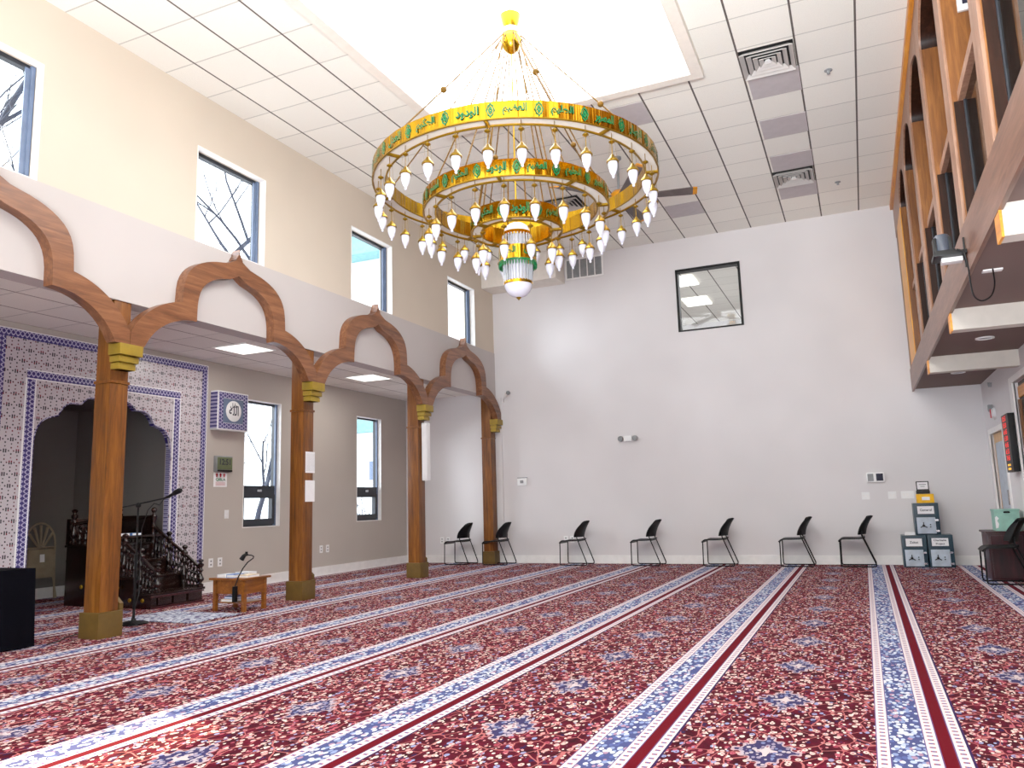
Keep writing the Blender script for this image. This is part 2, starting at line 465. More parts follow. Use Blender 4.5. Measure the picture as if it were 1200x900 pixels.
# ------------------------------------------------------------------ shell: floor, ceilings, walls
SKX = (-4.5, -1.4); SKY = (5.42, 8.5)
structure(MB().box(XL-2.2, XR+1.2, YR, D+.15, -.12, 0).build('floor', M['carpet'], smooth=0))
mb = panels(MB(), 'z', H, H+.12, XU-.3, 4.2, YR, D+.15, [(SKX[0], SKX[1], SKY[0], SKY[1])])
structure(mb.build('ceiling', M['ceil'], smooth=0))
structure(MB().box(XL-.2, XU-.24, YR, D, ZA, ZA+.1).build('ceiling.001', M['ceil_low'], smooth=0))

UW = [(.4, 1.55), (3.4, 4.54), (6.43, 7.58), (9.45, 10.58), (12.47, 13.58)]
UZ = (4.23, 5.39)
mb = panels(MB(), 'x', XU-.24, XU, YR, D, 4.23, H, [(a, b, UZ[0], UZ[1]) for a, b in UW])
structure(mb.build('wall_left', M['wall'], smooth=0))
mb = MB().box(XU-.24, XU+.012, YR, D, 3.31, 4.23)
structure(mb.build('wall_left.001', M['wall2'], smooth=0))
LW = [(9.60, 10.46), (12.63, 13.48)]; LZ = (.90, 2.93)
NICHE = (6.0, 8.25, 0, 2.74)
mb = panels(MB(), 'x', XL-.2, XL, YR, D, 0, ZA+.1, [(a, b, LZ[0], LZ[1]) for a, b in LW]+[NICHE])
structure(mb.build('wall_aisle', M['taupe'], smooth=0))
# niche recess
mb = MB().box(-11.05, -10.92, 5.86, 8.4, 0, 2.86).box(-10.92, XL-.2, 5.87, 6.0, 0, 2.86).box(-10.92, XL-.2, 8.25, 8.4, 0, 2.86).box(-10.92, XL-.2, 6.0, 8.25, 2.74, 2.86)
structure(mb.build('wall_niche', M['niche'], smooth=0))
structure(MB().box(-10.92, -10.9, 6.0, 8.25, 0, .15).build('baseboard_niche', M['white'], smooth=0))
# back wall
BW = (-2.91, -1.72, 4.24, 5.44)
mb = panels(MB(), 'y', D, D+.15, XL-.2, 4.2, 0, H+.1, [BW])
structure(mb.build('wall_back', M['back'], smooth=0))
# right wall under the gallery
DR = (12.86, 14.05, 0, 2.0); DR2 = (10.45, 11.66, 0, 2.5)
mb = panels(MB(), 'x', XR, XR+.15, YR, D, 0, 2.84, [DR, DR2])
structure(mb.build('wall_right', M['back'], smooth=0))
# unseen rear wall; its wide glazed opening is added to let light in
mb = panels(MB(), 'y', YR-.15, YR, XL-.2, 4.2, 0, H+.1, [(-6.2, 1.2, .4, 5.4)])
structure(mb.build('wall_rear', M['wall'], smooth=0))
o = structure(MB().box(-6.2, 1.2, YR-.1, YR-.09, .4, 5.4).build('window_1', M['glass'], smooth=0))
mb = MB()
for x in (-6.2, -4.35, -2.5, -.65, 1.17): mb.box(x-.03, x+.03, YR-.13, YR-.03, .4, 5.4)
for z in (.4, 2.4, 5.37): mb.box(-6.2, 1.2, YR-.125, YR-.035, z-.03, z+.03)
mb.build('window_frame', M['frame'], o, smooth=0)
# baseboards
structure(MB().box(XL, XR, D-.018, D, 0, .15).build('baseboard_back', M['white'], smooth=0))
mb = MB().box(XL, XL+.018, YR, 5.6, 0, .15).box(XL, XL+.018, 8.8, D-.018, 0, .15)
structure(mb.build('baseboard_left', M['white'], smooth=0))
structure(MB().box(XR-.018, XR, 11.95, 12.7, 0, .15).box(XR-.018, XR, YR, 10.2, 0, .15).build('baseboard_right', M['white'], smooth=0))
# bulkhead at the back left corner
structure(MB().box(XU, -5.13, 13.92, D, 5.49, H).build('trim_1', M['beige_box'], smooth=0))
# thin pilaster strip beside the last column
structure(MB().box(XU+.0, XU+.14, D-.03, D, .15, 3.3).build('trim_2', M['back'], smooth=0))

# skylight: hanging curb, shaft, panes
mb = MB(); w = .13
x0, x1, y0, y1 = SKX[0], SKX[1], SKY[0], SKY[1]
mb.box(x0-w, x0, y0-w, y1+w, H-.09, H).box(x1, x1+w, y0-w, y1+w, H-.09, H).box(x0, x1, y0-w, y0, H-.09, H).box(x0, x1, y1, y1+w, H-.09, H)
sk = structure(mb.build('trim_3', M['beige_box'], smooth=0))
mb = MB(); t = .08
t = .03; zb = H-.085
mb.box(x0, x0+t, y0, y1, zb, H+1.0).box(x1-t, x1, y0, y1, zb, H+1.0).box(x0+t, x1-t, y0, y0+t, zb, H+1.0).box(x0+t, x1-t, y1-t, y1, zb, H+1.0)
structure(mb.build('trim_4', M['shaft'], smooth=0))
o = structure(MB().box(x0, x1, y0, y1, H+.98, H+.99).build('window_2', M['glass'], smooth=0))

# windows of the left walls
def window(i, x_in, depth, y0, y1, z0, z1, low):
    xo = x_in-depth
    g = structure(MB().box(xo+.03, xo+.036, y0+.02, y1-.02, z0+.02, z1-.02).build('window_%d' % i, M['glass'], smooth=0))
    f = MB(); fw = .045 if not low else .04
    f.box(xo, xo+.07, y0, y0+fw, z0, z1).box(xo, xo+.07, y1-fw, y1, z0, z1).box(xo, xo+.07, y0+fw, y1-fw, z0, z0+fw).box(xo, xo+.07, y0+fw, y1-fw, z1-fw, z1)
    if low:
        f.box(xo, xo+.09, y0+fw, y1-fw, 1.42, 1.56)
        f.box(xo+.02, xo+.10, y0+fw, y0+.11, z0+fw, 1.42).box(xo+.02, xo+.10, y1-.11, y1-fw, z0+fw, 1.42)
        f.box(xo+.02, xo+.10, y0+.11, y1-.11, z0+fw, z0+.13).box(xo+.02, xo+.10, y0+.11, y1-.11, 1.36, 1.42)
    f.build('window_frame', M['frame'], g, smooth=0)
    b = MB().box(xo+.07, xo+.10, y1-.05, y1-.012, z0+.01, z1-.01)
    if not low: b.box(xo+.071, xo+.085, y1-.10, y1-.05, z0+.04, z1-.04)
    b.build('glazing_bead', M['frameblue'], g, smooth=0)
    s = MB().box(x_in-.085, x_in+.004, y1-.012, y1, z0, z1).box(x_in-.085, x_in+.004, y0, y0+.012, z0, z1).box(x_in-.085, x_in+.004, y0+.012, y1-.012, z0, z0+.012).box(x_in-.085, x_in+.004, y0+.012, y1-.012, z1-.012, z1)
    s.build('window_reveal', M['white'], g, smooth=0)
    if low: MB().box(xo+.09, xo+.12, (y0+y1)/2-.05, (y0+y1)/2+.05, 1.46, 1.50).build('window_latch', M['chrome'], g, smooth=0, bevel=.006)
k = 3
for a, b in UW: window(k, XU, .2, a, b, UZ[0], UZ[1], False); k += 1
for a, b in LW: window(k, XL, .17, a, b, LZ[0], LZ[1], True); k += 1
# interior window of the back wall
g = structure(MB().box(BW[0], BW[1], D+.05, D+.056, BW[2], BW[3]).build('window_%d' % k, M['glass'], smooth=0))
f = MB(); fw = .045
f.box(BW[0], BW[0]+fw, D-.02, D+.15, BW[2], BW[3]).box(BW[1]-fw, BW[1], D-.02, D+.15, BW[2], BW[3])
f.box(BW[0]+fw, BW[1]-fw, D-.02, D+.15, BW[2], BW[2]+fw*.6).box(BW[0]+fw, BW[1]-fw, D-.02, D+.15, BW[3]-fw, BW[3])
f.build('window_frame', M['black'], g, smooth=0)
# room beyond that window
mb = MB().box(-6, 1, D+.15, 22, 6.04, 6.15)
structure(mb.build('ceiling.002', M['ceil'], smooth=0))
structure(MB().box(-6, 1, 22, 22.1, 3.0, 6.1).box(-6.1, -6, D+.15, 22.1, 3.0, 6.1).box(1, 1.1, D+.15, 22.1, 3.0, 6.1).box(-6, 1, D+.15, 22, 2.9, 3.0).build('wall_beyond', M['back'], smooth=0))
for i, (a, b, c, d) in enumerate([(-3.65, -3.05, 16.93, 17.75), (-3.7, -3.1, 18.95, 19.75)]):
    p = thing('ceiling_light', ['white ceiling light seen through the inner window, nearer of two', 'white ceiling light seen through the inner window, farther of two'][i], 'light', ((a+b)/2, (c+d)/2, 6.03))
    MB().box(a, b, c, d, 6.005, 6.035).build('diffuser', M['light'], p, smooth=0)

# ------------------------------------------------------------------ aisle ceiling lights
for i, (a, c, lab) in enumerate([(-8.02, 8.06, 'square white ceiling light over the aisle beside the patterned tile'), (-8.02, 11.1, 'square white aisle ceiling light beyond the second column')]):
    p = thing('ceiling_light', lab, 'light', (a+.28, c+.28, ZA))
    MB().box(a, a+.56, c, c+.56, ZA-.012, ZA-.003).build('diffuser', M['light'], p, smooth=0)
    m_ = MB(); t = .02
    m_.box(a-t, a, c-t, c+.56+t, ZA-.016, ZA-.002).box(a+.56, a+.56+t, c-t, c+.56+t, ZA-.016, ZA-.002).box(a, a+.56, c-t, c, ZA-.016, ZA-.002).box(a, a+.56, c+.56, c+.56+t, ZA-.016, ZA-.002)
    m_.build('frame', M['white'], p, smooth=0)

# ------------------------------------------------------------------ columns and arches
COLS = [2.55, 5.53, 8.5, 11.47, 14.31]
CL = ['oak column out at the near end of the arcade', 'nearest square oak column, standing beside the microphone stand', 'square oak column with two white papers hung on it',
      'square oak column with a slim white speaker on it', 'oak column standing against the back wall behind a chair']
for yc, lab in zip(COLS, CL):
    r = thing('wooden_column', lab, 'column', (-6.85, yc, 0), 'oak columns of the arcade')
    hw = .105; xa, xb = -6.955, XU-.004
    MB().box(xa, xb, yc-hw, yc+hw, .24, 2.46).build('shaft', M['oak'], r, bevel=.006)
    MB().box(xa, xb, yc-hw+.004, yc+hw-.004, 2.49, 3.31).build('upper_post', M['oak'], r, bevel=.006)
    MB().box(xa-.012, xb+.012, yc-hw-.012, yc+hw+.012, 2.46, 2.49).build('band', M['oak'], r, bevel=.005)
    MB().box(xa-.02, xb+.035, yc-hw-.03, min(yc+hw+.03, D-.02), 0, .24).build('base', M['goldpaint2'], r, bevel=.006)
    ca = MB()
    for z0, z1, ex, ey in ((2.73, 2.84, .17, .135), (2.66, 2.72, .14, .115), (2.59, 2.65, .115, .10)):
        ca.box(XU-.002, XU+ex, yc-.015-ey, min(yc-.015+ey, D-.02), z0, z1)
    ca.box(XU-.002, XU+.10, yc-.09, yc+.08, 2.59, 2.84)
    ca.build('capital', M['goldpaint'], r, bevel=.004)
    if yc < 14:
        MB().prism([(-6.93, .0), (-6.76, .0), (-6.76, .30), (-6.845, .37), (-6.93, .30)], 'y', yc+hw+.032, yc+hw+.075).build('foot_block', M['goldpaint2'], r, smooth=0, bevel=.004)

def arch_profile(yc, hl, hr):
    """outer and inner polylines (y,z) of the lobed arch"""
    out, inn = [], []
    N = 14
    zc = 2.62
    sx = hl/1.485
    # left lower lobe
    for i in range(N+1):
        t = i/N
        ao = math.asin((2.84-zc)/.83)*(1-t) + t*math.asin(min(1, (3.435-zc)/.83))
        # outer from y=-1.485 valley (z=2.95)
        yo = -1.485+t*(1.485-.835); zo = zc+.83*math.sqrt(max(0, 1-((yo+.65)/.92)**2))
        ti = PI*(1-.112)-(t)*(PI*(.5-.112))
        yi = -.63+.73*math.cos(ti); zi = zc+.63*math.sin(ti)
        if i == 0: out.append((yo, 2.845)); inn.append((yi, 2.845))
        out.append((yo, zo)); inn.append((yi, max(2.846, zi)))
    # upper pointed lobe
    for i in range(2*N+1):
        t = i/(2*N); a = PI-t*PI
        if i in (0, 2*N): continue
        yo = .83*math.cos(a); zo = 3.435+.62*math.sin(a)**.60
        yi = .63*math.cos(a); zi = 3.25+.62*math.sin(a)**.55
        pk = max(0, 1-abs(t-.5)/.085)
        out.append((yo, zo+.10*pk**1.5)); inn.append((yi, zi+.07*pk**1.4))
    L = len(out)
    # right lower lobe: mirror of the left
    for i in range(N+1, -1, -1):
        out.append((-out[i][0], out[i][1])); inn.append((-inn[i][0], inn[i][1]))
    f = lambda p: (yc+p[0]*(hl if p[0] < 0 else hr)/1.485, p[1])
    return [f(p) for p in out], [f(p) for p in inn]
AL = ['nearest lobed oak arch, cut off by the photo edge', 'lobed oak arch between the tile niche column and the papers column', 'lobed oak arch between the papers column and the speaker column', 'last lobed oak arch, ending at the back wall']
for i in range(4):
    ya, yb = COLS[i]-.015, COLS[i+1]-.015
    if i == 3: yb = D-.02
    yc = (COLS[i]+COLS[i+1])/2-.015
    if i == 3: yc = 12.9
    o_, i_ = arch_profile(yc, yc-ya-.002, yb-yc-.002)
    a = MB().strip(o_, i_, 'x', XU+.016, XU+.14).build('wooden_arch', M['oak_arch'], smooth=28)
    tag(a, AL[i], 'arch', 'oak arches of the arcade')
    a2 = MB().prism([(yc-.055, 4.13), (yc+.055, 4.13), (yc+.012, 4.2), (yc, 4.265), (yc-.012, 4.2)], 'x', XU+.018, XU+.138).build('finial', M['oak_arch'], a, smooth=0)
# ------------------------------------------------------------------ tiled panel, niche edge
TY = (5.62, 8.78); TZ = 3.33
def niche_outline():
    """multi-lobed opening (y,z), left jamb up over and down the right jamb"""
    yl, yr, ym = 6.13, 8.12, 7.12
    pts = [(yl, .0), (yl, 2.05)]
    lob = [((yl, 2.05), (6.42, 2.36)), ((6.42, 2.36), (6.72, 2.53)), ((6.72, 2.53), (7.0, 2.60))]
    def arc(p, q, bulge=.22, n=6):
        r = []
        px, pz = p; qx, qz = q; dx, dz = qx-px, qz-pz
        for i in range(1, n+1):
            t = i/n; b = math.sin(PI*t)*bulge
            r.append((px+dx*t-dz*b*(1 if dx > 0 else 1), pz+dz*t+dx*b))
        return r
    left = [(yl, 2.05)]
    for p, q in lob: left += arc(p, q)
    left += [(7.07, 2.60), (7.12, 2.655)]
    pts = [(yl, 0)] + left
    right = [(2*ym-a+(.005), b) for a, b in left[::-1][1:]]
    sc = (yr-ym)/(ym-yl)
    right = [(ym+(a-ym)*sc, b) for a, b in right]
    return pts + right + [(yr, 0)]
NO = niche_outline()
panel = thing('tile_panel', 'white wall tiling with dark dots and blue borders around the arched niche', 'tile panel', (XL, 7.2, 0))
XT = XL+.025; XP = XL+.003
# tile face with lobed hole: built as vertical slices over the outline
mb = MB()
ys = sorted({p[0] for p in NO})
def hole_top(y):
    best = None
    for (a, b), (c, d) in zip(NO, NO[1:]):
        if abs(c-a) > 1e-9 and min(a, c)-1e-9 <= y <= max(a, c)+1e-9:
            z = b+(d-b)*(y-a)/(c-a); best = z if best is None else max(best, z)
    return best
y_l, y_r = ys[0], ys[-1]
mb.box(XP, XT, TY[0], y_l, 0, TZ); mb.box(XP, XT, y_r, TY[1], 0, TZ)
yy = [y_l+(y_r-y_l)*i/90 for i in range(91)]
for a, b in zip(yy, yy[1:]):
    za, zb = hole_top(a) or 2.05, hole_top(b) or 2.05
    if a == yy[0]: za = 2.05
    if b == yy[-1]: zb = 2.05
    mb.prism([(a, za), (b, zb), (b, TZ), (a, TZ)], 'x', XP, XT)
mb.build('tile_face', M['tile'], panel, smooth=0)
def border(mb, y0, y1, z0, z1, x0, x1): mb.box(x0, x1, y0, y1, z0, z1)
b1 = MB().box(XT, XT+.008, TY[0], TY[1], TZ-.10, TZ-.01)
b1.build('border', M['braid_y'], panel, smooth=0)
MB().box(XT, XT+.008, TY[1]-.10, TY[1]-.01, 0, TZ-.10).build('border', M['braid_z'], panel, smooth=0)
MB().box(XT, XT+.008, TY[0]+.01, TY[0]+.10, 0, TZ-.10).build('border', M['braid_z'], panel, smooth=0)
MB().box(XT, XT+.008, 6.0, 8.27, 2.78, 2.87).build('inner_border', M['braid_y'], panel, smooth=0)
MB().box(XT, XT+.008, 6.0, 6.10, 0, 2.78).build('inner_border', M['braid_z'], panel, smooth=0)
MB().box(XT, XT+.008, 8.17, 8.27, 0, 2.78).build('inner_border', M['braid_z'], panel, smooth=0)
mb = MB()
mb.box(XP, XT+.012, TY[1]-.01, TY[1], 0, TZ).box(XP, XT+.012, TY[0], TY[1], TZ-.01, TZ)
for a in (5.985, 6.10, 8.155, 8.27): mb.box(XT, XT+.01, a, a+.015, 0, 2.78)
for a in (2.765, 2.87): mb.box(XT, XT+.01, 5.985, 8.285, a, a+.013)
mb.build('edge_trim', M['plate'], panel, smooth=0)
# reveal of the opening, a lobed band set back into the wall
inner = [((p[0]-7.125)*1.0+7.125, p[1]) for p in NO]
outer = [((p[0]-7.125)*1.012+7.125, p[1]+(.012 if p[1] > .1 else 0)) for p in NO]
MB().strip(outer, inner, 'x', XL-.05, XT+.004).build('niche_reveal', M['braid_z'], panel, smooth=30)

# ------------------------------------------------------------------ things on the aisle wall
r = thing('calligraphy_box', 'square blue and white tiled calligraphy plaque beside the tall aisle window', 'plaque', (XL, 9.2, 2.68))
MB().box(XL-.001, XL+.14, 8.88, 9.52, 2.38, 2.97).build('panel', M['plate'], r, smooth=0, bevel=.004)
f = MB(); xx = XL+.141
def frame_rect(mb, x0, x1, y0, y1, z0, z1, w):
    mb.box(x0, x1, y0, y1, z1-w, z1).box(x0, x1, y0, y1, z0, z0+w).box(x0, x1, y0, y0+w, z0+w, z1-w).box(x0, x1, y1-w, y1, z0+w, z1-w)
frame_rect(f, xx, xx+.006, 8.90, 9.50, 2.40, 2.95, .085); f.box(XL+.005, XL+.135, 8.872, 8.88, 2.4, 2.95)
f.build('patterned_border', M['braid_z'], r, smooth=0)
MB().box(xx, xx+.004, 8.99, 9.41, 2.49, 2.86).build('field', M['frameblue'], r, smooth=0)
MB().lathe([(0.001, 0), (.155, 0), (.16, .006), (.15, .012), (.001, .012)], (xx+.004, 9.2, 2.675), 32, 'x').build('medallion', M['plate'], r)
t = MB(); txt_flat(t, '\ufeea\ufee0\ufedf\ufe8d', .2, (xx+.0175, 9.2, 2.675), (0, 1, 0), (0, 0, 1), .2, .004)
txt_flat(t, '\ufedd\u0640\ufee0\ufe9f', .09, (xx+.0175, 9.2, 2.76), (0, 1, 0), (0, 0, 1), .16, .003)
t.build('lettering', M['ink'], r, smooth=0)

r = thing('digital_clock', 'grey wall clock with green display reading 12:51 above the small poster', 'clock', (XL, 9.14, 1.87))
MB().box(XL, XL+.05, 8.97, 9.31, 1.755, 1.995).build('case', M['greyplate'], r, bevel=.008)
MB().box(XL+.05, XL+.055, 9.0, 9.30, 1.79, 1.975).build('display', M['lcd'], r, smooth=0)
MB().box(XL+.05, XL+.06, 9.0, 9.30, 1.757, 1.785).build('button_strip', M['black'], r, smooth=0)
t = MB(); txt_flat(t, '12:51', .12, (XL+.057, 9.15, 1.90), (0, 1, 0), (0, 0, 1), .22, .003); t.build('digits', M['ink'], r, smooth=0)
r = thing('poster', 'small white poster with three red arrows and green word below the clock', 'poster', (XL, 9.11, 1.63))
MB().box(XL-.001, XL+.004, 8.98, 9.25, 1.53, 1.745).build('sheet', M['paper'], r, smooth=0)
t = MB()
for q in (9.04, 9.115, 9.19): t.prism([(q-.012, 1.675), (q+.012, 1.675), (q+.012, 1.705), (q+.028, 1.705), (q, 1.74), (q-.028, 1.705), (q-.012, 1.705)], 'x', XL+.004, XL+.006)
t.build('arrow', M['redink'], r, smooth=0)
t = MB(); txt_flat(t, 'QIBLA', .055, (XL+.006, 9.115, 1.64), (0, 1, 0), (0, 0, 1), .2, .002); t.build('lettering', M['greenink'], r, smooth=0)
t = MB()
for z in (1.60, 1.585, 1.57, 1.555): t.box(XL+.004, XL+.006, 9.02, 9.21, z, z+.004)
t.build('small_print', M['redink'], r, smooth=0)

# ------------------------------------------------------------------ wall plates
def plate(name, lab, cat, pos, w, hgt, face, holes=2, group=None, toggle=False):
    x, y, z = pos; r = thing(name, lab, cat, pos, group)
    def bx(u0, u1, z0, z1, d0, d1):
        return MB().box(x+u0, x+u1, y-d1, y-d0, z+z0, z+z1) if face == 'y' else MB().box(x+d0, x+d1, y+u0, y+u1, z+z0, z+z1)
    bx(-w/2, w/2, -hgt/2, hgt/2, 0, .008).build('cover', M['plate'], r, smooth=0, bevel=.002)
    n_ = max(1, round(w/.075))
    for i in range(n_):
        u = (i-(n_-1)/2)*.055
        if toggle: bx(u-.012, u+.012, -.02, .02, .008, .014).build('rocker', M['white'], r, smooth=0)
        else:
            for dz in (-.025, .025): bx(u-.014, u+.014, dz-.012, dz+.012, .008, .010).build('socket', M['greyplate'], r, smooth=0)
plate('light_switch', 'white light switch on the aisle wall below the poster', 'switch', (XL, 9.26, 1.12), .085, .13, 'x', toggle=True)
plate('wall_socket', 'white socket plate low on the aisle wall right beside the tile panel', 'socket', (XL, 8.97, .42), .085, .13, 'x')
plate('wall_socket', 'white socket plate low on the aisle wall, nearer the tall window', 'socket', (XL, 9.15, .42), .085, .13, 'x')
plate('wall_socket', 'left of two socket plates low between the aisle windows', 'socket', (XL, 11.56, .455), .085, .13, 'x')
plate('wall_socket', 'right of two socket plates low between the aisle windows', 'socket', (XL, 11.74, .455), .085, .13, 'x')
plate('light_switch', 'small white plate high on the aisle wall behind the papers column', 'switch', (XL, 11.18, 1.98), .085, .13, 'x', toggle=True)
plate('wall_socket', 'left of two socket plates on the back wall by the corner chair', 'socket', (-8.02, D, .45), .085, .13, 'y')
plate('wall_socket', 'right of two socket plates on the back wall by the corner chair', 'socket', (-7.88, D, .45), .085, .13, 'y')
plate('wall_socket', 'left socket plate behind the third chair along the back wall', 'socket', (-5.31, D, .45), .085, .13, 'y')
plate('wall_socket', 'right socket plate behind the third chair along the back wall', 'socket', (-5.18, D, .45), .085, .13, 'y')
plate('light_switch', 'single white switch plate below the grey twin panel on back wall', 'switch', (.02, D, 1.12), .12, .12, 'y', toggle=True)
plate('light_switch', 'white double switch plate midway between single plate and safes', 'switch', (.42, D, 1.12), .125, .12, 'y', toggle=True)
plate('light_switch', 'wide white switch plate right beside the yellow box', 'switch', (.645, D, 1.12), .19, .12, 'y', toggle=True)
r = thing('control_panel', 'white twin control panel with two grey screens on back wall', 'control panel', (.2, D, 1.42))
MB().box(.06, .33, D-.045, D+.001, 1.34, 1.50).build('housing', M['plate'], r, bevel=.006)
MB().box(.075, .165, D-.05, D-.045, 1.36, 1.48).build('screen', M['greyplate'], r, smooth=0)
MB().box(.205, .31, D-.05, D-.045, 1.36, 1.48).build('screen', M['ink'], r, smooth=0)
r = thing('thermostat', 'small white thermostat on the back wall near the arcade end', 'thermostat', (-6.19, D, 1.58))
MB().box(-6.28, -6.08, D-.035, D+.001, 1.51, 1.65).build('housing', M['plate'], r, bevel=.006)
MB().box(-6.22, -6.15, D-.04, D-.035, 1.55, 1.61).build('screen', M['greyplate'], r, smooth=0)
MB().box(-6.285, -6.075, D-.03, D-.004, 1.65, 1.665).build('lid', M['greyplate'], r, smooth=0)
r = thing('emergency_light', 'white twin-head emergency light high on the back wall', 'emergency light', (-3.97, D, 2.31))
MB().box(-4.06, -3.90, D-.07, D+.001, 2.26, 2.36).build('housing', M['plate'], r, bevel=.008)
for sx in (-.15, .13): MB().lathe([(.001, -.0), (.045, 0), (.055, -.03), (.045, -.075), (.001, -.08)][::-1], (-3.97+sx, D-.02, 2.31), 16, 'y').build('lamp_head', M['greyplate'], r)
r = thing('security_camera', 'white dome-ended security camera on the back wall by the last arch', 'security camera', (-6.45, D, 3.3))
MB().tube([(-6.56, D-.005, 3.2), (-6.53, D-.06, 3.26), (-6.45, D-.13, 3.32), (-6.38, D-.17, 3.37)], [.02, .02, .035, .035], 10).build('arm', M['plate'], r)
MB().sphere((-6.365, D-.18, 3.36), .045).build('lens', M['greyplate'], r)

# ------------------------------------------------------------------ column fittings
r = thing('paper_sheet', 'upper white paper with ruled lines on the second column', 'paper', (XU, 8.53, 1.78))
MB().box(XU, XU+.004, 8.44, 8.63, 1.64, 1.92).build('sheet', M['paper'], r, smooth=0)
t = MB()
for i in range(9): t.box(XU+.004, XU+.005, 8.455+i*.02, 8.457+i*.02, 1.66, 1.90)
t.build('ruling', M['greyplate'], r, smooth=0)
r = thing('paper_sheet', 'lower white card hung by a cord on the second column', 'paper', (XU, 8.53, 1.4))
MB().box(XU, XU+.006, 8.44, 8.63, 1.26, 1.54).build('sheet', M['paper'], r, smooth=0)
MB().tube([(XU+.004, 8.50, 1.54), (XU+.006, 8.535, 1.59), (XU+.004, 8.57, 1.54)], .003, 5).build('cord', M['sidetable'], r)
r = thing('column_speaker', 'slim white column speaker on the third column', 'speaker', (XU+.06, 11.5, 2.05))
MB().box(XU+.012, XU+.115, 11.45, 11.56, 1.58, 2.55).build('cabinet', M['plate'], r, bevel=.008)
MB().box(XU+.02, XU+.108, 11.44, 11.45, 1.61, 2.52).build('grille', M['paper'], r, smooth=0)
MB().box(XU-.006, XU+.014, 11.48, 11.53, 2.40, 2.56).build('bracket', M['blackmetal'], r, smooth=0)

# ------------------------------------------------------------------ chandelier
CX, CY = -2.95, 6.934
ch = thing('chandelier', 'huge three-tiered brass chandelier with green calligraphy and white glass lamps', 'chandelier', (CX, CY, 6.25))
# Arabic presentation forms, written in visual (left to right) order
NAMES = ['\ufee2\ufbff\ufedc\ufea4\ufedf\ufe8d', '\ufedd\ufeaa\ufecc\ufedf\ufe8d', '\ufed2\ufbff\ufec4\ufee0\ufedf\ufe8d', '\ufeae\ufbff\ufe92\ufea8\ufedf\ufe8d', '\ufed5\ufefc\ufea8\ufedf\ufe8d',
         '\ufeae\ufe92\ufedc\ufe98\ufee4\ufedf\ufe8d', '\ufead\ufe8e\ufe92\ufea0\ufedf\ufe8d', '\ufead\ufeee\ufebc\ufee4\ufedf\ufe8d', '\ufee2\ufbff\ufee0\ufea4\ufedf\ufe8d', '\ufee2\ufbff\ufec8\ufecc\ufedf\ufe8d', '\ufea9\ufeed\ufea9\ufeee\ufedf\ufe8d']
TXC = {}
def arabic(s, size):
    if (s, size) not in TXC: TXC[(s, size)] = txt(s, size, bold=.0045)
    return TXC[(s, size)]
def ring(zt, hgt, R, chan, nlamp, nname, a_l, a_n, big):
    th = .012
    MB().lathe([(R, zt-hgt), (R, zt), (R-th, zt), (R-th, zt-hgt)], (CX, CY, 0), 2*nname, closed=True).build('ring_band', M['band'], ch, smooth=0)
    MB().lathe([(R-chan, zt-hgt), (R-chan, zt-.012), (R-chan-th, zt-.012), (R-chan-th, zt-hgt)], (CX, CY, 0), 2*nname, closed=True).build('inner_band', M['band'], ch, smooth=0)
    MB().lathe([(R-th, zt-hgt+.012), (R-th, zt-hgt+.03), (R-chan, zt-hgt+.03), (R-chan, zt-hgt+.012)], (CX, CY, 0), 96, closed=True).build('ring_diffuser', M['diff'], ch, smooth=40)
    e = MB()
    for rr in (R-.004, R-chan-.006): e.tube([(CX+rr*math.cos(a), CY+rr*math.sin(a), zt-hgt) for a in [2*PI*k/96 for k in range(96)]], .009, 6, True)
    e.build('rim', M['brassdark'], ch)
    for k in range(8):
        s = MB(); a = 2*PI*(k+.3)/8; c_, s_ = math.cos(a), math.sin(a)
        p0 = (CX+(R-chan)*c_, CY+(R-chan)*s_, zt-hgt+.004); p1 = (CX+(R-.01)*c_, CY+(R-.01)*s_, zt-hgt+.004)
        s.tube([p0, p1], .02, 6)
        s.build('bracket', M['brassdark'], ch)
    t = MB()
    for k in range(nname):
        a0 = a_n+2*PI*k/nname
        vs, fs = arabic(NAMES[(-k) % len(NAMES)], big)
        if vs:
            xs = [v.x for v in vs]; ys_ = [v.y for v in vs]; cx_, cy_ = (min(xs)+max(xs))/2, (min(ys_)+max(ys_))/2
            kx = min(1.25, (2*PI*R/nname*.50)/(max(xs)-min(xs))); ky = hgt*.66/(max(ys_)-min(ys_))
            t.add([(CX+(R+.006)*math.cos(a0+(v.x-cx_)*kx/R), CY+(R+.006)*math.sin(a0+(v.x-cx_)*kx/R), zt-hgt/2+(v.y-cy_)*ky) for v in vs], fs)
        a1 = a0+PI/nname
        # lozenge ornament with pierced centre
        n_ = 32; po, pi_ = [], []
        for i in range(n_+1):
            b = 2*PI*i/n_; q = (abs(math.cos(b))**1.5+abs(math.sin(b))**1.5)**(-1/1.5)*(1+.16*math.cos(4*b)**2)
            po.append((math.cos(b)*q*hgt*.22, math.sin(b)*q*hgt*.38)); pi_.append((po[-1][0]*.72, po[-1][1]*.72))
        for A, B in ((po, pi_), ([(x*.55, z*.55) for x, z in po], [(x*.12, z*.12) for x, z in po])):
            P = lambda p: (CX+(R+.004)*math.cos(a1+p[0]/R), CY+(R+.004)*math.sin(a1+p[0]/R), zt-hgt/2+p[1])
            t.add([P(p) for p in A]+[P(p) for p in B], [(i, i+1, n_+2+i, n_+1+i) for i in range(n_)])
    t.build('lettering', M['green'], ch, smooth=0)
    out = []
    for k in range(nlamp):
        a = a_l+2*PI*k/nlamp; out.append((CX+(R-chan/2)*math.cos(a), CY+(R-chan/2)*math.sin(a), zt-hgt+.012))
    return out
HG = .15
lamps = ring(4.485, .155, 1.427, .125, 30, 22, -PI/2+.03, -PI/2-.16, .14)
lamps += ring(4.201, .158, .932, .115, 20, 16, -PI/2-.03, -PI/2-.17, .13)
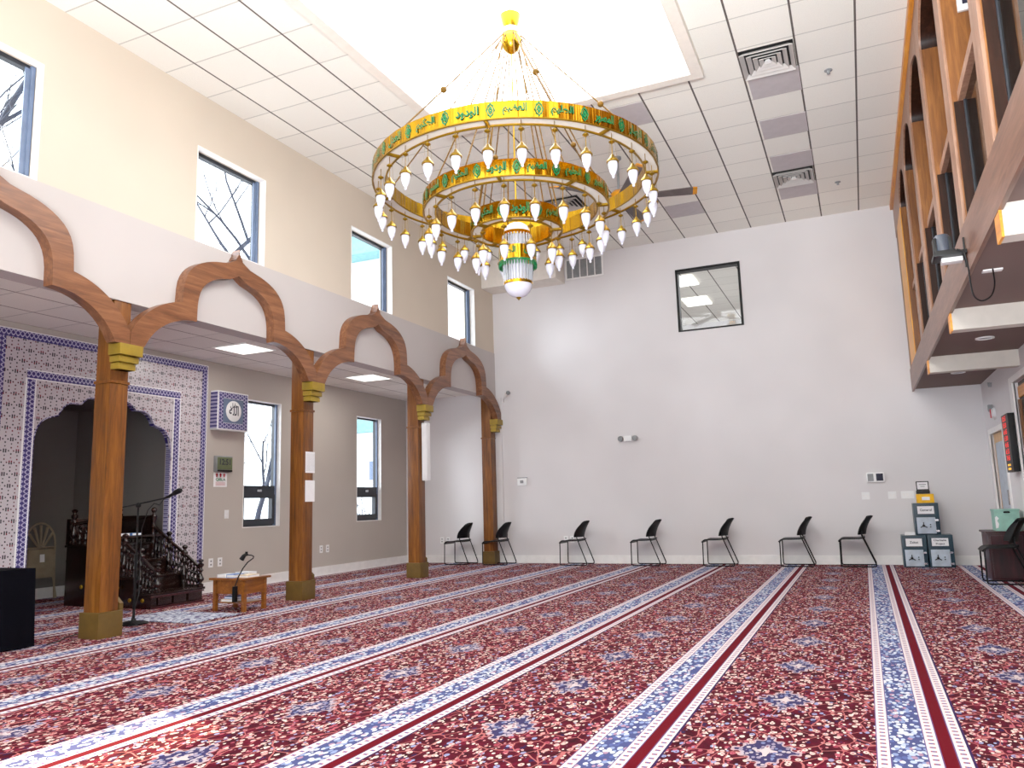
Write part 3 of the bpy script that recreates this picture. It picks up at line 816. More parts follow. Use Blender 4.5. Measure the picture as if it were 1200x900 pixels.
lamps += ring(4.009, .175, .458, .095, 10, 8, -PI/2+.1, -PI/2-.3, .13)
proto = None
for (x, y, z) in lamps:
    if proto is None:
        b = MB().tube([(0,0,0), (0,0,-.205)], .0035, 6)
        b.lathe([(.0015, -.062), (.012, -.068), (.028, -.082), (.028, -.088), (.014, -.098), (.006, -.104)], (0,0,0), 12)
        for k in range(3):
            q = 2*PI*k/3; b.tube([(.026*math.cos(q), .026*math.sin(q), -.086), (.042*math.cos(q), .042*math.sin(q), -.262)], .0012, 4)
        lp = b.build('lamp', M['brassdark'], ch)
        cp = MB().lathe([(.004, -.196), (.014, -.205), (.022, -.222), (.040, -.242), (.052, -.258), (.055, -.270), (.05, -.276), (.03, -.27), (.003, -.262)], (0,0,0), 16).build('lamp_cap', M['brassdark'], lp)
        gl = MB().lathe([(.040, -.268), (.043, -.285), (.041, -.315), (.034, -.350), (.022, -.380), (.012, -.393), (.009, -.400), (.013, -.408), (.008, -.418), (.001, -.421)], (0,0,0), 16).build('glass_shade', M['lampglass'], lp)
        for ob in (lp, cp, gl):        # local coordinates of the hanging point
            for v in ob.data.vertices: v.co += Vector((CX, CY, 6.25))
        lp.location = (x-CX, y-CY, z-6.25); proto = lp
    else:
        c = proto.copy(); COL.objects.link(c); c.parent = ch; c.location = (x-CX, y-CY, z-6.25)
        for g in proto.children:
            d = g.copy(); COL.objects.link(d); d.parent = c
C0 = (CX, CY, 0)
MB().lathe([(.002, 6.2), (.012, 6.215), (.012, 6.24), (.03, 6.26), (.012, 6.28), (.012, 7.0), (.002, 7.0)], C0, 14).build('hanging_rod', M['chrome'], ch)
MB().lathe([(.03, 6.04), (.06, 6.05), (.085, 6.10), (.105, 6.17), (.11, 6.2), (.10, 6.205), (.02, 6.215)], C0, 28).build('cup', M['brass'], ch)
MB().lathe([(.02, 6.05), (.09, 6.045), (.102, 6.02), (.09, 5.995), (.02, 5.99)], C0, 28).build('collar', M['diff'], ch)
MB().lathe([(.02, 6.0), (.085, 5.99), (.108, 5.95), (.11, 5.92), (.10, 5.87), (.075, 5.82), (.04, 5.79), (.012, 5.77), (.002, 5.765)], C0, 28).build('hub', M['brass'], ch)
RODR = 1.25
def rods(n_, R, z, a0, ball, r):
    for k in range(n_):
        a = a0+2*PI*k/n_
        p0 = Vector((CX+.095*math.cos(a), CY+.095*math.sin(a), 5.97)); p1 = Vector((CX+R*math.cos(a), CY+R*math.sin(a), z))
        b = MB().tube([p0, p1], r*RODR, 6)
        if ball: q = p0.lerp(p1, ball); b.sphere(q, .032, 12)
        b.build('rod', M['rodbrass'], ch)
rods(6, 1.40, 4.485, .12, .62, .006)
rods(6, .90, 4.20, .4, 0, .006)
rods(6, .43, 4.005, .1, 0, .006)
MB().tube([(CX, CY, 5.8), (CX, CY, 3.9)], .008, 8).build('centre_rod', M['brass'], ch)
# central pendant
MB().lathe([(.132, 3.83), (.128, 3.86), (.105, 3.90), (.07, 3.925), (.02, 3.935), (.002, 3.936)], C0, 28).build('dome', M['lampglass'], ch)
for rr, z0, z1 in ((.136, 3.79, 3.835), (.142, 3.295, 3.33)):
    b = MB(); b.lathe([(rr, z0), (rr+.004, (z0+z1)/2), (rr, z1), (rr-.014, z1), (rr-.014, z0)], C0, 36, closed=True)
    b.build('pendant_collar', M['brass'], ch)
b = MB().lathe([(.187, 3.52), (.187, 3.665), (.176, 3.665), (.176, 3.52)], C0, 48, closed=True).build('drum', M['band'], ch)
b = MB()
for k in range(40):
    a = 2*PI*k/40; x, y = CX+.186*math.cos(a), CY+.186*math.sin(a); b.lathe([(.001, 3.462), (.006, 3.47), (.008, 3.495), (.005, 3.51)], (x, y, 0), 6)
b.lathe([(.191, 3.505), (.191, 3.525), (.183, 3.525), (.183, 3.505)], C0, 40, closed=True)
b.build('green_fringe', M['green'], ch)
t = MB()
for k in range(4):
    vs, fs = arabic(NAMES[k*2], .14); a0 = -PI/2-.25+k*PI/2
    if vs:
        xs = [v.x for v in vs]; ys_ = [v.y for v in vs]; cx_, cy_ = (min(xs)+max(xs))/2, (min(ys_)+max(ys_))/2
        kx = .22/(max(xs)-min(xs)); ky = .10/(max(ys_)-min(ys_))
        t.add([(CX+.190*math.cos(a0+(v.x-cx_)*kx/.19), CY+.190*math.sin(a0+(v.x-cx_)*kx/.19), 3.595+(v.y-cy_)*ky) for v in vs], fs)
t.build('lettering', M['green'], ch, smooth=0)
for k in range(28):
    a = 2*PI*k/28
    MB().tube([(CX+.15*math.cos(a), CY+.15*math.sin(a), 3.66), (CX+.142*math.cos(a), CY+.142*math.sin(a), 3.80)], .007, 6).build('crystal_rod', M['crystal'], ch)
    MB().tube([(CX+.138*math.cos(a), CY+.138*math.sin(a), 3.32), (CX+.146*math.cos(a), CY+.146*math.sin(a), 3.54)], .007, 6).build('crystal_rod', M['crystal'], ch)
MB().tube([(CX, CY, 3.3), (CX, CY, 3.82)], .09, 20).build('inner_lamp', M['lampglass'], ch)
MB().lathe([(.002, 3.168), (.03, 3.172), (.075, 3.19), (.112, 3.225), (.133, 3.265), (.14, 3.30), (.13, 3.305), (.002, 3.305)], C0, 32).build('bowl', M['lampglass'], ch)
MB().lathe([(.001, 3.138), (.008, 3.15), (.02, 3.16), (.028, 3.17), (.02, 3.178), (.002, 3.178)], C0, 16).build('finial', M['brassdark'], ch)

# ------------------------------------------------------------------ ceiling fittings
def diffuser(cx, cy, lab):
    r = thing('ceiling_diffuser', lab, 'air vent', (cx, cy, H))
    MB().box(cx-.29, cx+.29, cy-.29, cy+.29, H-.006, H-.001).build('backing', M['black'], r, smooth=0)
    for i, hs in enumerate((.285, .215, .15, .09)):
        b = MB(); z0, z1 = H-.008, H-.05+i*.004; w = .045
        for sx, sy in ((1, 0), (-1, 0), (0, 1), (0, -1)):
            o1, o2 = hs, hs-w
            if sx: b.add([(cx+sx*o1, cy-o1, z1), (cx+sx*o1, cy+o1, z1), (cx+sx*o2, cy+o2, z0), (cx+sx*o2, cy-o2, z0)], [(0, 1, 2, 3)])
            else: b.add([(cx-o1, cy+sy*o1, z1), (cx+o1, cy+sy*o1, z1), (cx+o2, cy+sy*o2, z0), (cx-o2, cy+sy*o2, z0)], [(0, 1, 2, 3)])
        b.build('louvre', M['louv'], r, smooth=0, solid=.006)
    MB().frustum(cx, cy, H-.045, H-.01, .07, .07, .03, .03).build('centre_boss', M['white'], r, smooth=0)
diffuser(-.57, 8.72, 'square louvred ceiling vent nearest the skylight corner')
diffuser(-.57, 12.34, 'square louvred ceiling vent between grey panels near the back wall')
diffuser(-4.1, 11.75, 'square louvred ceiling vent seen through the chandelier rings')
for i, (x, y0, y1, lab) in enumerate([(-.55, 9.02, 9.60, 'grey ceiling panel directly behind the nearest louvred vent'), (-.55, 10.22, 10.80, 'grey ceiling panel midway between the two right-hand vents'),
        (-.55, 11.44, 12.02, 'grey ceiling panel just before the farther louvred vent'), (-.55, 12.67, 13.25, 'grey ceiling panel just behind the farther louvred vent'), (-2.38, 12.66, 13.24, 'grey ceiling panel beyond the fan blade near the back wall'),
        (-2.38, 9.0, 9.58, 'grey ceiling panel beside the far skylight edge')]):
    r = thing('ceiling_panel', lab, 'ceiling panel', (x, (y0+y1)/2, H))
    MB().box(x-.285, x+.285, y0, y1, H-.008, H-.001).build('sheet', M['greypanel'], r, smooth=0)
for y, lab in ((9.29, 'small sprinkler head on the ceiling beside the nearest vent'), (12.91, 'small sprinkler head on the ceiling near the back wall')):
    r = thing('ceiling_sprinkler', lab, 'sprinkler', (.045, y, H))
    MB().lathe([(.045, H-.001), (.045, H-.008), (.02, H-.015), (.012, H-.04), (.022, H-.045), (.001, H-.05)], (.045, y, 0), 16).build('head', M['greyplate'], r)
# return-air grille high on the back wall
r = thing('air_grille', 'square return air grille with upright bars under the ceiling', 'air vent', (-4.7, D, 5.77))
MB().box(-5.09, -4.32, D-.012, D-.001, 5.56, 5.97).build('backing', M['greyplate'], r, smooth=0)
b = MB(); frame_rect_y = lambda mb, x0, x1, z0, z1, w: mb.box(x0, x1, D-.03, D-.012, z1-w, z1).box(x0, x1, D-.03, D-.012, z0, z0+w).box(x0, x0+w, D-.03, D-.012, z0+w, z1-w).box(x1-w, x1, D-.03, D-.012, z0+w, z1-w)
frame_rect_y(b, -5.10, -4.31, 5.55, 5.98, .03); b.build('frame', M['white'], r, smooth=0)
for k in range(4): MB().box(-4.95+k*.155-.008, -4.95+k*.155+.008, D-.03, D-.012, 5.58, 5.95).build('bar', M['white'], r, smooth=0)
# ceiling fan
FX, FY, FZ = -2.83, 10.42, 5.42
fan = thing('ceiling_fan', 'grey-bladed ceiling fan with amber hub behind the chandelier', 'fan', (FX, FY, H))
MB().lathe([(.06, H), (.06, H-.03), (.02, H-.06), (.018, FZ+.12)], (FX, FY, 0), 16).build('rod', M['greyplate'], fan)
MB().lathe([(.02, FZ+.13), (.08, FZ+.11), (.125, FZ+.06), (.13, FZ+.01), (.10, FZ-.04), (.04, FZ-.06), (.002, FZ-.062)], (FX, FY, 0), 24).build('motor', M['fangold'], fan)
for k in range(5):
    a = math.radians(14+72*k); u = Vector((math.cos(a), math.sin(a), 0)); w = Vector((-math.sin(a), math.cos(a), 0))
    def P(r_, s_, z_): return Vector((FX, FY, FZ+z_))+u*r_+w*s_
    bl = MB().add([P(.16, -.05, .01), P(1.03, -.085, .03), P(1.03, .085, -.01), P(.16, .05, -.01)], [(0, 1, 2, 3)]).build('blade', M['fanblade'], fan, smooth=0, solid=.012)
    MB().add([P(1.03, -.085, .03), P(1.09, -.07, .028), P(1.09, .07, -.008), P(1.03, .085, -.01)], [(0, 1, 2, 3)]).build('blade_tip', M['fangold'], bl, smooth=0, solid=.013)
# track of a ceiling device near the skylight rim (small white stub)

# ------------------------------------------------------------------ chairs
def make_chair(lab, group):
    r = thing('stacking_chair', lab, 'chair', (0, 0, 0), group)
    for s in (-1, 1):
        y = s*.215
        pts = [(-.10, y*.93, .452), (-.22, y*.96, .445), (-.248, y, .43), (-.256, y, .40), (-.262, y, .05), (-.255, y, .02), (-.23, y, .011), (.225, y, .011), (.25, y, .018), (.253, y, .05), (.10, y*.99, .44), (.075, y*.96, .50), (.085, y*.93, .58)]
        MB().tube(pts, .0105, 8).build('frame', M['blackmetal'], r)
    MB().tube([(-.24, -.2, .425), (-.24, .2, .425)], .008, 6).tube([(.09, -.205, .44), (.09, .205, .44)], .008, 6).build('cross_bar', M['blackmetal'], r)
    def seat(u, v):
        s = u*2-1; x = -.285+v*.40
        w = .222*(1-.10*abs(2*v-1)**4)
        z = .462-.012*math.cos(PI*s*.5)*math.sin(PI*min(1, v*1.1)) - (max(0, .22-v)/.22)**2*.05 + max(0, v-.8)**2*.5
        return (x, s*w, z)
    MB().grid(seat, 12, 14).build('seat', M['shell'], r, solid=.022, smooth=60)
    def back(u, v):
        s = u*2-1
        w = .225*math.sqrt(max(.03, 1-(max(0, v-.30)/.72)**2)) if v > .30 else .225*(1-.10*((.30-v)/.30)**2)
        x = .075+.03*v+.10*v**2 - .115*s*s*(1-.25*v) + .055
        z = .515+.29*v-.02*s*s*v
        return (x, s*w, z)
    MB().grid(back, 14, 14).build('backrest', M['shell'], r, solid=.014, smooth=60)
    return r
CH = [(-7.405, 14.1, 'black stacking chair left of the last column, by the corner'), (-6.56, 14.08, 'black stacking chair partly in front of the last column'),
      (-4.975, 14.1, 'third black stacking chair along the back wall, two sockets behind it'), (-3.62, 14.1, 'fourth black stacking chair, below the emergency light'),
      (-2.355, 14.1, 'fifth black stacking chair, below the high inner window'), (-1.09, 14.1, 'second nearest black chair to the safes along the back wall'), (-.17, 14.1, 'black stacking chair nearest the stacked safes')]
c0 = make_chair(CH[0][2], 'black chairs along the back wall'); c0.location = (CH[0][0], CH[0][1], 0)
for x, y, lab in CH[1:]: dup(c0, (x, y, 0), 0, lab)
dup(c0, (1.56, 11.68, 0), 0, 'black stacking chair in front of the dark red cabinet')

# ------------------------------------------------------------------ safes and boxes by the back wall
def safe(x0, x1, y0, z0, z1, lab, words):
    r = thing('deposit_safe', lab, 'safe', ((x0+x1)/2, y0+.18, z0), 'dark teal deposit safes')
    y1 = y0+.36; W = x1-x0; h_ = z1-z0
    MB().box(x0, x1, y0, y1, z0, z1).build('body', M['safe'], r, bevel=.006)
    MB().box(x0+.03, x1-.06, y0-.016, y0, z0+.02, z0+h_*.55).build('door', M['safedoor'], r, bevel=.004)
    hd = MB().lathe([(.001, -.035), (.014, -.035), (.014, 0), (.02, 0)], (x0+.12, y0-.017, z0+h_*.29), 12, 'y')
    for q in (90, 210, 330):
        a = math.radians(q); hd.tube([(x0+.12, y0-.045, z0+h_*.29), (x0+.12+.055*math.cos(a), y0-.045, z0+h_*.29+.055*math.sin(a))], .007, 6)
    hd.build('handle', M['blackmetal'], r)
    MB().lathe([(.001, -.014), (.008, -.012), (.01, 0)], (x0+.215, y0-.017, z0+h_*.32), 10, 'y').lathe([(.001, -.014), (.008, -.012), (.01, 0)], (x0+.215, y0-.017, z0+h_*.25), 10, 'y').build('keyhole', M['blackmetal'], r)
    for zz in (.12, .46): MB().box(x1-.066, x1-.018, y0-.022, y0, z0+h_*zz-.014, z0+h_*zz+.014).build('hinge', M['chrome'], r, smooth=0)
    MB().box(x0+.03, x1-.03, y0-.006, y0, z0+h_*.60, z1-.03).build('drop_drawer', M['safe'], r, smooth=0, bevel=.003)
    p = MB().box(x0+.055, x1-.065, y0-.009, y0-.006, z0+h_*.66, z0+h_*.90).build('paper_label', M['paper'], r, smooth=0)
    t = MB()
    for i, w_ in enumerate(words):
        txt_flat(t, w_, .042 if len(words) > 1 else .052, ((x0+x1)/2-.005, y0-.0105, z0+h_*(.78+(.055 if len(words) > 1 else 0)-i*.11)), (1, 0, 0), (0, 0, 1), None, .001)
    t.build('lettering', M['ink'], p, smooth=0)
safe(.475, .822, 13.95, 0, .49, 'bottom left dark teal safe, marked Zakat, with paper pack on top', ['Zakat'])
safe(.836, 1.185, 13.95, 0, .495, 'bottom right dark teal safe with a two line label', ['Charitable', 'Project'])
safe(.685, 1.035, 13.96, .496, .985, 'top dark teal safe stacked across the other two', ['General'])
r = thing('paper_pack', 'small stack of white papers on the bottom left safe', 'paper', (.59, 14.05, .49))
for k in range(3): MB().box(.53+.004*k, .675, 13.99+.004*k, 14.16, .492+k*.014, .505+k*.014).build('sheet', M['paper'], r, smooth=0)
r = thing('cardboard_box', 'yellow box on top of the uppermost safe', 'box', (.87, 14.08, .985))
MB().box(.75, .99, 13.97, 14.2, .987, 1.125).build('carton', M['yellow'], r, bevel=.003)
MB().box(.82, .93, 13.967, 13.97, 1.03, 1.08).build('paper_label', M['paper'], r, smooth=0)
r = thing('sign_holder', 'small black card holder with white card on the yellow box', 'sign', (.85, 14.08, 1.125))
MB().box(.755, .945, 13.99, 14.18, 1.127, 1.18).build('base', M['black'], r, bevel=.003)
MB().box(.76, .94, 14.03, 14.05, 1.18, 1.325).build('frame', M['black'], r, smooth=0)
MB().box(.775, .925, 14.025, 14.03, 1.2, 1.31).build('card', M['paper'], r, smooth=0)
b = MB()
for i, (a, c) in enumerate(((.80, .90), (.82, .88))): b.box(a, c, 14.022, 14.025, 1.27-i*.03, 1.278-i*.03)
b.build('print', M['ink'], r, smooth=0)

# dark red cabinet and mint box
r = thing('cabinet', 'low dark red wooden cabinet against the right wall', 'cabinet', (1.63, 12.3, 0))
MB().box(1.42, 1.84, 12.02, 12.6, 0, .60).build('carcass', M['mahog'], r, bevel=.004)
MB().box(1.395, 1.85, 12.0, 12.62, .60, .625).build('top', M['mahog'], r, bevel=.004)
MB().box(1.45, 1.81, 12.008, 12.02, .04, .57).build('door', M['mahog'], r, smooth=0, bevel=.003)
r = thing('storage_box', 'pale mint cardboard storage box on the dark red cabinet', 'box', (1.66, 12.16, .625))
MB().box(1.53, 1.81, 12.05, 12.35, .627, .90).build('carton', M['mint'], r, bevel=.003)
MB().box(1.522, 1.818, 12.042, 12.358, .885, .905).build('lid_edge', M['mint'], r, bevel=.003)
MB().prism([(1.64, .855), (1.70, .855), (1.71, .865), (1.70, .88), (1.64, .88), (1.63, .865)], 'y', 12.043, 12.052).build('hand_hole', M['black'], r, smooth=0)
MB().prism([(1.532, .66), (1.56, .67), (1.57, .72), (1.555, .76), (1.575, .79), (1.55, .82), (1.533, .80)], 'y', 12.046, 12.05).build('white_sticker', M['paper'], r, smooth=0)

# ------------------------------------------------------------------ right wall: doors, board, sensors
d1 = structure(MB().box(XR+.04, XR+.085, DR[0], DR[1], 0, 2.0).build('door_1', M['door'], smooth=0))
MB().box(XR+.03, XR+.04, DR[0]+.14, DR[1]-.14, .3, 1.86).build('glass_pane', M['safedoor'], d1, smooth=0)
MB().tube([(XR+.02, DR[0]+.07, .95), (XR-.02, DR[0]+.07, .95), (XR-.02, DR[0]+.07, 1.15), (XR+.02, DR[0]+.07, 1.15)], .01, 6).build('door_handle', M['chrome'], d1)
mb = MB(); t = .1
mb.box(XR-.02, XR+.02, DR[0]-t, DR[0], 0, 2.0).box(XR-.02, XR+.02, DR[1], DR[1]+t, 0, 2.0).box(XR-.02, XR+.02, DR[0]-t, DR[1]+t, 2.0, 2.08)
structure(mb.build('trim_5', M['white'], smooth=0, bevel=.005))
d2 = structure(MB().box(XR+.05, XR+.1, DR2[0], DR2[1], 0, 2.5).build('door_2', M['oak_dark'], smooth=0))
MB().box(XR+.03, XR+.05, DR2[0]+.06, DR2[1]-.06, 2.30, 2.44).build('top_rail', M['oak_gold'], d2, smooth=0)
for a in (DR2[0], DR2[1]-.12): MB().box(XR+.02, XR+.05, a+.02, a+.10, .02, 2.28).build('stile', M['oak'], d2, smooth=0)
mb = MB()
mb.box(XR-.02, XR+.02, DR2[0]-.22, DR2[0], 0, 2.5).box(XR-.02, XR+.02, DR2[1], DR2[1]+.22, 0, 2.5).box(XR-.02, XR+.02, DR2[0]-.22, DR2[1]+.22, 2.5, 2.58)
structure(mb.build('trim_6', M['white'], smooth=0, bevel=.005))
r = thing('led_board', 'tall black prayer time board with red digits by the right door', 'display board', (XR, 12.0, 1.74))
X0 = XR-.10
MB().box(X0, XR-.021, 11.72, 12.22, 1.38, 2.13).build('case', M['black'], r, bevel=.006)
MB().box(XR-.03, XR+.001, 11.98, 12.1, 1.55, 1.95).build('bracket', M['blackmetal'], r, smooth=0)
t = MB()
times = ['12:51', '5:30', '6:45', '1:30', '4:45', '6:15', '7:45']
for i, s in enumerate(times): txt_flat(t, s, .085, (X0-.002, 12.0, 2.07-i*.085), (0, -1, 0), (0, 0, 1), .26, .004)
t.build('digits', M['led'], r, smooth=0)
b = MB()
for i in range(2): b.box(X0-.002, X0, 11.9, 12.1, 1.46-i*.05, 1.485-i*.05)
b.build('footer', M['ledy'], r, smooth=0)
r = thing('fire_alarm', 'white fire alarm strobe with red mark above the oak door', 'alarm', (XR, 13.37, 2.29))
MB().lathe([(.09, .001), (.09, -.03), (.06, -.06), (.001, -.065)], (XR, 13.37, 2.27), 20, 'x').build('housing', M['plate'], r)
MB().box(XR-.085, XR-.02, 13.33, 13.41, 2.30, 2.40).build('strobe', M['greyplate'], r, bevel=.008)
MB().box(XR-.07, XR-.06, 13.30, 13.34, 2.20, 2.33).build('red_mark', M['redink'], r, smooth=0)
r = thing('wall_sensor', 'small grey corner sensor high under the gallery', 'sensor', (XR, 13.37, 2.71))
MB().prism([(13.31, 2.72), (13.43, 2.74), (13.37, 2.66)], 'x', XR-.05, XR-.001).build('housing', M['greyplate'], r, smooth=0, bevel=.004)

# ------------------------------------------------------------------ gallery on the right
XG = .87
gal = thing('gallery', 'wooden gallery balcony with pointed arch openings along the right wall', 'gallery', (XG, 7, 2.84))
MB().box(XG, XG+.03, -1.2, D-.002, 2.80, 3.17).build('fascia', M['oak_y'], gal, bevel=.004)
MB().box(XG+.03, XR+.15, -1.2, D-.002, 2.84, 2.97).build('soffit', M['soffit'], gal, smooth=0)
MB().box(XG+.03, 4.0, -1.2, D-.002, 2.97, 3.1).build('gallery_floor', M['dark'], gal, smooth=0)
for yb in (-.7, 2.28, 5.26, 8.22, 11.06):
    MB().box(XG+.02, XR-.001, yb, yb+.16, 2.64, 2.84).build('beam', M['beamp'], gal, smooth=0)
    MB().box(XG+.004, XG+.02, yb-.003, yb+.163, 2.635, 2.80).build('beam_end', M['oak_gold'], gal, smooth=0)  # golden colour carries the orange light on the wooden beam ends
PW = .26
PY_ = [.55, 2.10, 3.62, 5.12, 6.65, 8.19, 9.86, 11.38]
for y in PY_:
    MB().box(XG, XG+.02, y, y+PW, 3.17, 5.45).build('pier_face', M['oak_post_lit'], gal, bevel=.003)
    MB().box(XG+.02, XG+.12, y+.002, y+PW-.002, 3.17, 5.45).build('pier', M['oak_reveal_shaded'], gal, smooth=0)
    MB().box(XG+.12, XG+.5, y+.002, y+PW-.002, 4.2, 5.45).build('pier_return', M['oak_reveal_shaded'], gal, smooth=0)
    MB().box(XG+.125, XG+.5, y+.02, y+PW-.02, 3.1, 4.2).build('lower_pier_dark', M['oak_dark'], gal, smooth=0)  # lower pier below the rail, in dark brown wood
    MB().box(XG+.03, XG+.118, y-.012, y, 3.17, 4.15).build('dark_strip', M['oak_dark'], gal, smooth=0)  # thin dark brown strip over the lower pier side
MB().box(XG+.012, XG+.4, 12.88, D-.002, 3.17, 5.45).build('end_pier', M['oak_reveal_shaded'], gal, smooth=0)
MB().box(XG, XG+.012, 12.882, 13.9, 3.17, 5.45).build('end_pier_face', M['end_lit'], gal, smooth=0)
edges = [-.98] + PY_ + [12.88]
def point_arch(a, b, z0, zt, n_=10):
    m = (a+b)/2; pts = []
    for i in range(n_+1):
        t = i/n_; pts.append((a+(m-a)*(1-math.cos(t*PI/2))*1.0, z0+(zt-z0)*(math.sin(t*PI/2)*.82+.18*t**4)))
    return pts + [(2*m-p[0], p[1]) for p in pts[::-1][1:]]
for i in range(1, len(edges)-1):
    a, b = edges[i]+PW, edges[i+1]
    ar = point_arch(a, b, 5.45, 5.80)
    top = [(p[0], 5.95) for p in ar]
    MB().strip(top, ar, 'x', XG, XG+.02).build('arch_head', M['oak_post_lit'], gal, smooth=30)
    MB().strip(top, ar, 'x', XG+.02, XG+.45).build('arch_soffit', M['oak_dark'], gal, smooth=30)  # soffit shade put into a darker wood than the arch face
    MB().box(XG+.105, XG+.117, a+.01, b-.014, 3.17, 4.15).build('guard_glass', M['glassdark'], gal, smooth=0)
    MB().box(XG+.095, XG+.125, b-.030, b-.013, 3.17, 4.15).build('glass_edge', M['frame'], gal, smooth=0)
    MB().box(XG+.06, XG+.17, a+.001, b-.001, 4.15, 4.23).build('handrail', M['oak_post_lit'], gal, smooth=0, bevel=.004)
mb = MB()
for a in [e for e in edges[1:-1]]: mb.box(XG+.001, XG+.119, a, a+PW, 5.45, 5.95)
mb.box(XG+.001, XG+.119, 12.88, D-.002, 5.45, 5.95)
mb.build('spandrel', M['oak_post_lit'], gal, smooth=0)
MB().box(XG-.045, XG+.13, -1.2, D-.002, 5.95, H-.001).build('cornice', M['oak_gold'], gal, bevel=.004)
# room of the gallery
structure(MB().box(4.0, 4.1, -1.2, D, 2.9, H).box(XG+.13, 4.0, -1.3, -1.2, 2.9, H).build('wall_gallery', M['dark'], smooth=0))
# recessed lights in the soffit
for y, lab in ((10.0, 'round recessed downlight in the gallery soffit between beams'), (12.75, 'round recessed downlight in the gallery soffit nearest the back wall')):
    r = thing('recessed_light', lab, 'light', (1.38, y, 2.84))
    MB().lathe([(.095, 2.839), (.095, 2.828), (.07, 2.826), (.07, 2.838)], (1.38, y, 0), 24, closed=True).build('trim_ring', M['plate'], r)
    MB().lathe([(.069, 2.838), (.069, 2.834), (.001, 2.834)], (1.38, y, 0), 20).build('lens', M['greyplate'], r)
# camera shelf
r = thing('wall_shelf', 'small black bracket shelf on the gallery fascia', 'shelf', (XG, 6.75, 2.95))
MB().box(.645, XG-.001, 6.62, 6.84, 2.935, 2.965).build('board', M['black'], r, bevel=.004)
MB().box(XG-.012, XG-.001, 6.70, 6.73, 2.85, 3.08).build('bracket', M['black'], r, smooth=0)
r = thing('ptz_camera', 'grey cylindrical camera standing on the small black shelf', 'camera', (.72, 6.73, 2.966))
MB().box(.66, .80, 6.66, 6.80, 2.966, 2.99).build('foot', M['black'], r, bevel=.005)
MB().lathe([(.05, 2.99), (.052, 3.0), (.052, 3.115), (.045, 3.125), (.001, 3.127)], (.72, 6.73, 0), 20).build('body', M['camgrey'], r)
for s in (-1, 1): MB().box(.72+s*.053-.012, .72+s*.053+.012, 6.69, 6.77, 2.99, 3.10).build('side_arm', M['black'], r, bevel=.004)
r = thing('adapter_box', 'white power adapter fixed under the black shelf', 'adapter', (.76, 6.74, 2.91))
MB().box(.70, .845, 6.69, 6.79, 2.90, 2.934).build('body', M['plate'], r, bevel=.005)
def smooth_path(p, n_=6):
    p = [Vector(q) for q in p]; out = []
    for i in range(len(p)-1):
        a, b, c, d = p[max(i-1, 0)], p[i], p[i+1], p[min(i+2, len(p)-1)]
        for k in range(n_):
            t = k/n_; out.append(.5*((2*b)+(c-a)*t+(2*a-5*b+4*c-d)*t*t+(3*b-a-3*c+d)*t**3))
    return out+[p[-1]]
cb = MB().tube(smooth_path([(.80, 6.62, 2.97), (.845, 6.60, 2.93), (.86, 6.6, 2.80), (.865, 6.62, 2.70), (.88, 6.64, 2.60), (.93, 6.66, 2.56), (1.0, 6.70, 2.60), (1.04, 6.76, 2.70), (1.05, 6.83, 2.835)]), .006, 6)
tag(cb.build('power_cord', M['black']), 'black cable drooping from the camera shelf to the soffit socket', 'cable')
r = thing('wall_socket', 'white socket plate in the gallery soffit with a black cable', 'socket', (1.05, 6.87, 2.84))
MB().box(.985, 1.12, 6.84, 6.91, 2.828, 2.839).build('cover', M['plate'], r, smooth=0)
r = thing('wall_speaker', 'small white box with dark square high on a gallery pier', 'speaker', (1.04, 6.64, 4.95))
MB().box(1.0, 1.08, 6.62, 6.649, 4.88, 5.02).build('housing', M['plate'], r, smooth=0, bevel=.004)
MB().box(1.035, 1.07, 6.617, 6.62, 4.93, 4.98).build('dark_square', M['ink'], r, smooth=0)

# ------------------------------------------------------------------ pulpit (minbar) in the niche
mn = thing('pulpit', 'dark carved wooden pulpit with turned posts standing in the niche', 'pulpit', (-8.9, 7.65, 0))
yn, yf = 7.30, 8.00
steps = [(-8.10, -8.40, .19), (-8.40, -8.68, .38), (-8.68, -8.95, .57), (-8.95, -9.70, .78)]
for i, (xa, xb, z) in enumerate(steps):
    MB().box(xb, xa, yn-.06+.03*(i > 0), yf+.06-.03*(i > 0), 0, z-.03).build('step', M['carved'], mn, bevel=.006)
    MB().box(xb-.01, xa+.025, yn-.085+.03*(i > 0), yf+.085-.03*(i > 0), z-.03, z).build('tread', M['carved'], mn, bevel=.006)
b = MB()
for k in range(3):
    y = yn+.03+k*.24; b.box(-8.088, -8.08, y, y+.2, .04, .13)
b.build('drawer_front', M['carved'], mn, smooth=0, bevel=.004)
MB().box(-8.078, -8.10, yn-.07, yf+.07, 0, .025).box(-8.078, -8.10, yn-.07, yf+.07, .135, .155).build('moulding', M['mahog'], mn, smooth=0)
def turned(mb, x, y, z0, z1, r):
    L_ = z1-z0; prof = [(.9, 0), (1.0, .03), (1.0, .10), (.55, .13), (.5, .17), (1.05, .24), (1.15, .30), (.7, .40), (.45, .50), (.6, .56), (.95, .60), (.6, .64), (.5, .70), (.95, .76), (1.0, .82), (.5, .86), (.45, .885), (.85, .92), (.95, .95), (.6, .985), (.05, 1.0)]
    mb.lathe([(r*a, z0+L_*t) for a, t in prof], (x, y, 0), 12)
posts = [(-8.08, .19, .55), (-8.37, .19, .74), (-8.66, .38, .92), (-8.96, .57, 1.25), (-9.62, .78, 1.25)]
